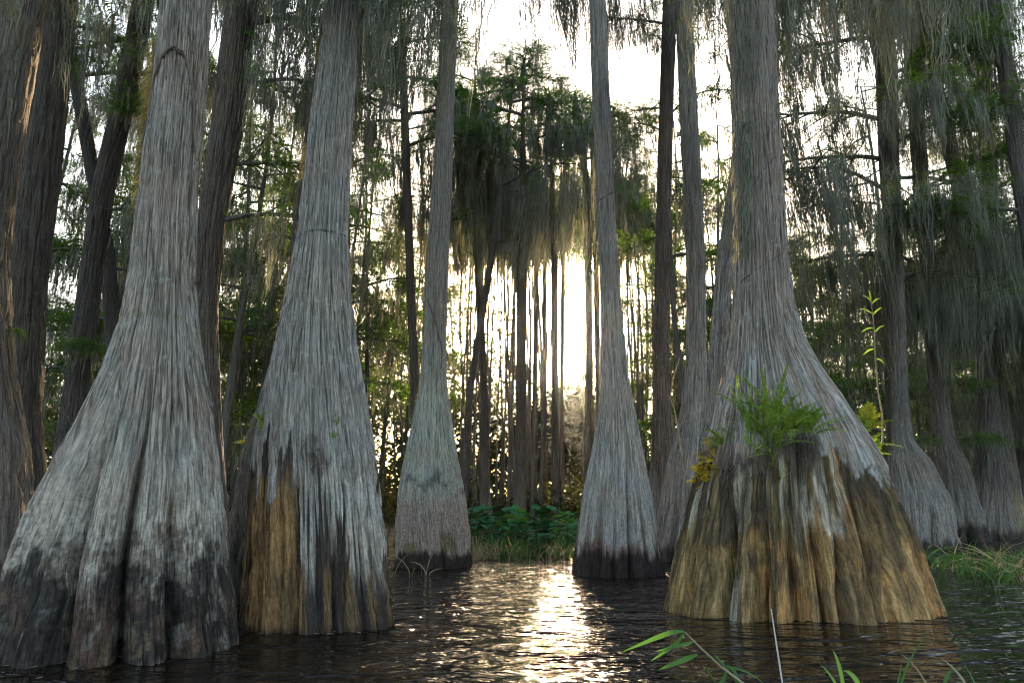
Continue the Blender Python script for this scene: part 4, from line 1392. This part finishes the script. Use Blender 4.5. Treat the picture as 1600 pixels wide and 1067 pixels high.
fringe('rootlets', 'brown rootlet mats under the ferns on the stump', PE, [(-0.5, 0.1, 1.36, 1.56), (-0.9, -0.4, 1.2, 1.42), (-0.3, 0.1, 1.45, 1.58)], 1000, 0.10, 0.0035, 806, M_VINE, 1.0, 'roots')
fringe('rootlets', 'dry rootlet mat across the middle of the orange based tree', PB, [(-0.02, 0.3, 1.30, 1.55), (0.1, 0.4, 1.22, 1.42)], 260, 0.085, 0.003, 807, M_VINE, 1.0, 'roots')
fringe('air_plants', 'golden fringe on the right flank of the left edge tree', tF[1], [(0.95, 1, zF(560), zF(330)), (0.97, 1, zF(330), zF(20))], 500, 0.07, 0.005, 808, M_AIR, 0.5)
fringe('air_plants', 'wispy growth on the left edge of the slim lichen covered cypress', PC, [(-1, -.95, 2.2, 5.5)], 300, 0.07, 0.005, 809, M_AIR, 0.6)
fringe('air_plants', 'moss tails hanging on the left edge of the pale slender cypress', PD, [(-1, -.95, 4.2, 6.3)], 60, 0.35, 0.003, 810, M_AIRG, 1.6)
fringe('air_plants', 'moss clinging to the straight grey trunk left of the fern covered tree', tJ[1], [(-1, 0.2, at(0, 380, 12)[2], at(0, -50, 12)[2])], 420, 0.2, 0.005, 811, M_AIRG, 1.3)
fringe('air_plants', 'moss clinging to the slim trunk beside the fern covered tree', tK[1], [(-1, 1, at(0, 390, 9.6)[2], at(0, -50, 9.6)[2])], 800, 0.2, 0.005, 812, M_AIRG, 1.3)


# ------------------------------------------------------------------ vines wrapped round the trunks
def vine(label, prof, uz, r=0.008, strands=3):
    """a few thin stems twisted together, following the trunk's skin"""
    g = Geo()
    rng = rngof(int(r * 1e5) + len(uz))
    for q in range(strands):
        P = []
        ph = q * 2.1
        for (u0, z0), (u1, z1) in zip(uz[:-1], uz[1:]):
            for f in np.linspace(0, 1, 9)[:-1]:
                k = len(P)
                th = math.acos(max(-1, min(1, u0))) * (1 - f) + math.acos(max(-1, min(1, u1))) * f
                P.append(surf(prof, math.cos(th), z0 * (1 - f) + z1 * f + 0.9 * r * math.sin(ph + k * 0.6) + rng.normal() * r * 0.25, r * (0.6 + 0.5 * math.cos(ph + k * 0.6)))[0])
        P = np.array(P)
        k = np.array([0.25, 0.5, 0.25])
        for _ in range(2):
            for c_ in range(3):
                P[:, c_] = np.convolve(np.pad(P[:, c_], 1, mode='edge'), k, 'valid')
        g.tube(P, r * (0.45 + 0.3 * rng.random()) * (0.7 + 0.5 * rng.random(len(P))), 5)
    return tag(g.build('vine', M_VINE), label, 'vine')


vine('dark vine arched over the upper trunk of the massive cypress', PA, [(-0.98, zA(240)), (-0.75, zA(170)), (-0.3, zA(112)), (0.1, zA(97)), (0.55, zA(108)), (0.85, zA(160)), (0.97, zA(260))], 0.016)
vine('reddish vine running down the right edge of the massive cypress', PA, [(0.55, zA(60)), (0.80, zA(110)), (0.93, zA(200)), (0.97, zA(330)), (0.96, zA(420))], 0.007)
vine('thin vine ring round the orange based tree at mid height', PB, [(-1, zB(388)), (-0.4, zB(377)), (0.2, zB(374)), (1, zB(372))], 0.005)
vine('vine looping down the slim lichen covered cypress', PC, [(-0.6, at(0, 470, 11.1)[2]), (0.2, at(0, 510, 11.1)[2]), (0.7, at(0, 550, 11.1)[2]), (0.6, at(0, 585, 11.1)[2])], 0.014)
vine('thin vine climbing across the upper trunk of the fern covered tree', PE, [(-0.9, zE(330)), (-0.2, zE(285)), (0.4, zE(262)), (1, zE(236))], 0.006)
vine('vine crossing the middle of the fern covered tree', PE, [(-1, zE(455)), (-0.2, zE(425)), (0.4, zE(410)), (1, zE(376))], 0.006)
vine('short vine ring on the pale slender cypress', PD, [(-1, at(0, 322, 9.9)[2]), (0, at(0, 312, 9.9)[2]), (1, at(0, 298, 9.9)[2])], 0.008)


# ------------------------------------------------------------------ thin sapling on the stump and stems left of it
def pts(lst, d):
    return np.array([at(x, y, d)[:3] for (x, y) in lst])


def blade_px(name, parent, mat, lst, wpx, d, dd_=0.0, fold=0.25):
    P = pts(lst, d)
    t = np.linspace(0, 1, len(P))
    P[:, 1] += dd_ * t
    tt = np.linspace(0, 1, 8)
    P = np.stack([np.interp(tt, t, P[:, k]) for k in range(3)], -1)
    kk = np.array([0.25, 0.5, 0.25])
    for c_ in range(3):
        q = np.pad(P[:, c_], 1, mode='edge')
        P[1:-1, c_] = np.convolve(q, kk, 'valid')[1:-1]
    w = wpx * 0.5 * d / F * np.array([0.35, 0.75, 1, 1, 0.9, 0.7, 0.4, 0.03])
    V, Q = leaf_blade(P, w, fold, (0.15, -1.0, 0.35))
    return mesh_obj(name, V, Q, mat, parent)


ds = 6.95
sp = empty('sapling', tuple(at(1375, 705, ds)[:3]))
tag(sp, 'thin leafy sapling rising from the right shoulder of the stump', 'sapling')
inv = np.array(sp.location)


def child_shift(o, root):
    o.location = -root.location
    return o


g = Geo()
g.tube(pts([(1372, 712), (1379, 690), (1379, 650), (1372, 610), (1368, 560), (1366, 510), (1361, 470)], ds), np.linspace(0.010, 0.003, 7), 6)
g.tube(pts([(1370, 605), (1385, 592), (1400, 580)], ds), np.linspace(0.004, 0.002, 3), 5)
child_shift(g.build('stem', M_STRAW, sp), sp)
for (p0, p1) in [((1362, 472), (1348, 462)), ((1362, 475), (1376, 466)), ((1363, 490), (1340, 482)), ((1364, 492), (1380, 480)), ((1365, 512), (1345, 520)), ((1366, 520), (1383, 508)),
                 ((1366, 545), (1348, 555)), ((1368, 560), (1384, 570)), ((1361, 470), (1357, 452))]:
    child_shift(blade_px('leaf', sp, M_FERN, [p0, ((p0[0] + p1[0]) / 2, (p0[1] + p1[1]) / 2 - 3), p1], 2.6, ds), sp)

sp2 = empty('bare_stem', tuple(at(1072, 730, 6.3)[:3]))
tag(sp2, 'pale dry stem climbing above the yellow plant on the stump', 'stem')
g = Geo()
g.tube(pts([(1068, 735), (1064, 700), (1060, 672), (1054, 640), (1047, 622), (1052, 590), (1062, 560)], 6.5), np.linspace(0.009, 0.003, 7), 6)
child_shift(g.build('stem', M_STRAW, sp2), sp2)

# ------------------------------------------------------------------ reeds and the stick close to the camera
d0 = 2.9
rd = empty('reed', tuple(at(1215, 1130, d0)[:3]))
tag(rd, 'bent green reed with drooping blades in the near water, left of the stick', 'reed')
g = Geo()
g.tube(pts([(1225, 1150), (1185, 1085), (1125, 1040), (1095, 1012), (1070, 987)], d0), np.linspace(0.006, 0.003, 5), 6)
child_shift(g.build('stem', M_STRAW, rd), rd)
for lst, w in [([(1069, 986), (1050, 988), (1015, 1004), (972, 1024)], 10), ([(1070, 988), (1060, 1005), (1040, 1022), (1019, 1038)], 8), ([(1088, 1000), (1072, 1008), (1045, 1016), (1027, 1022)], 7),
               ([(1090, 1022), (1075, 1030), (1050, 1042), (1033, 1051)], 11), ([(1135, 1040), (1160, 1047), (1187, 1060), (1205, 1078)], 4), ([(1098, 1038), (1112, 1055), (1122, 1068), (1130, 1080)], 4),
               ([(1150, 1085), (1155, 1062), (1150, 1048), (1140, 1042)], 9), ([(1165, 1085), (1145, 1055), (1125, 1030), (1118, 1022)], 5), ([(1120, 1090), (1128, 1070), (1138, 1058), (1140, 1048)], 10)]:
    child_shift(blade_px('leaf', rd, M_GRASS, lst, w * 0.68, d0, 0.05), rd)
rd2 = empty('reed', tuple(at(1330, 1130, 2.8)[:3]))
tag(rd2, 'green reed shoots at the bottom edge, right of the stick', 'reed')
for lst, w in [([(1322, 1110), (1320, 1065), (1314, 1030), (1310, 1018)], 9), ([(1318, 1100), (1310, 1070), (1298, 1050), (1290, 1042)], 6), ([(1355, 1110), (1345, 1068), (1335, 1054), (1328, 1052)], 12),
               ([(1400, 1110), (1412, 1065), (1430, 1030), (1462, 992)], 5), ([(1396, 1110), (1405, 1075), (1415, 1050), (1420, 1040)], 5)]:
    child_shift(blade_px('leaf', rd2, M_GRASS, lst, w * 0.68, 2.8, 0.05), rd2)
rd3 = empty('reed', tuple(at(1520, 1130, 2.8)[:3]))
tag(rd3, 'dry and green reed blades at the bottom right corner', 'reed')
for lst, w, m_ in [([(1528, 1110), (1515, 1070), (1498, 1045), (1480, 1030)], 6, M_STRAW), ([(1470, 1110), (1480, 1065), (1490, 1055), (1505, 1046)], 9, M_GRASS), ([(1540, 1110), (1530, 1075), (1525, 1055), (1518, 1040)], 5, M_GRASS),
                   ([(1460, 1100), (1448, 1060), (1430, 1035), (1418, 1025)], 4, M_STRAW)]:
    child_shift(blade_px('leaf', rd3, m_, lst, w * 0.68, 2.8, 0.05), rd3)
g = Geo()
g.tube(pts([(1205, 951), (1210, 985), (1217, 1030), (1229, 1110)], 3.0), [0.0024, 0.003, 0.0036, 0.004], 8)
tag(g.build('stick', M_STICK), 'pale straight stick poking out of the near water', 'stick')

# ------------------------------------------------------------------ leaf litter afloat
rng = rngof(951)
n = 110
P = np.stack([rng.uniform(-3.5, 6.5, n), 4.2 + 9 * rng.random(n) ** 1.3, np.full(n, 0.012)], -1)
near = rng.random(n) < 0.45                                   # some of it gathered along the big trunks
for k in np.where(near)[0]:
    pf = (PA, PB, PE, PE)[int(rng.integers(4))]
    q_ = surf(pf, rng.uniform(-0.95, 0.95), 0.0, rng.uniform(0.02, 0.12))[0]
    P[k, :2] = q_[:2]
az = rng.uniform(0, 6.28, n)
D = np.stack([np.cos(az), np.sin(az), rng.normal(size=n) * 0.06], -1)
S = np.stack([-np.sin(az), np.cos(az), rng.normal(size=n) * 0.06], -1)
sz = rng.uniform(0.010, 0.030, (n, 1))
V = np.stack([P - D * sz, P + S * sz * 0.4, P + D * sz, P - S * sz * 0.4], 1).reshape(-1, 3)
tag(mesh_obj('floating_litter', V, np.arange(n * 4).reshape(-1, 4), M_STRAW, None, False), 'small dry leaf flecks floating on the dark water', 'litter', None, 'stuff')

# ------------------------------------------------------------------ thin air volume added to imitate the lens glow round the sun
HX, HY0, HY1, HZ0, HZ1 = EXT + 3, -33.0, EXT + 3, -2.2, 36.0
V = [(x, y, z) for z in (HZ0, HZ1) for (x, y) in ((-HX, HY0), (HX, HY0), (HX, HY1), (-HX, HY1))]
hz, nt, out = new_mat('glow_haze')
pv = nd(nt, 'ShaderNodeVolumePrincipled')
pv.inputs['Color'].default_value = (0.95, 0.95, 0.95, 1)
pv.inputs['Density'].default_value = GLOW_HAZE
pv.inputs['Anisotropy'].default_value = 0.93
nt.links.new(pv.outputs[0], out.inputs['Volume'])
tag(mesh_obj('glow_haze', V, np.array([(3, 2, 1, 0), (4, 5, 6, 7), (0, 1, 5, 4), (1, 2, 6, 5), (2, 3, 7, 6), (3, 0, 4, 7)]), hz, None, False), 'thin air volume added to imitate lens glow around the low sun', 'glow_haze', None, 'stuff')
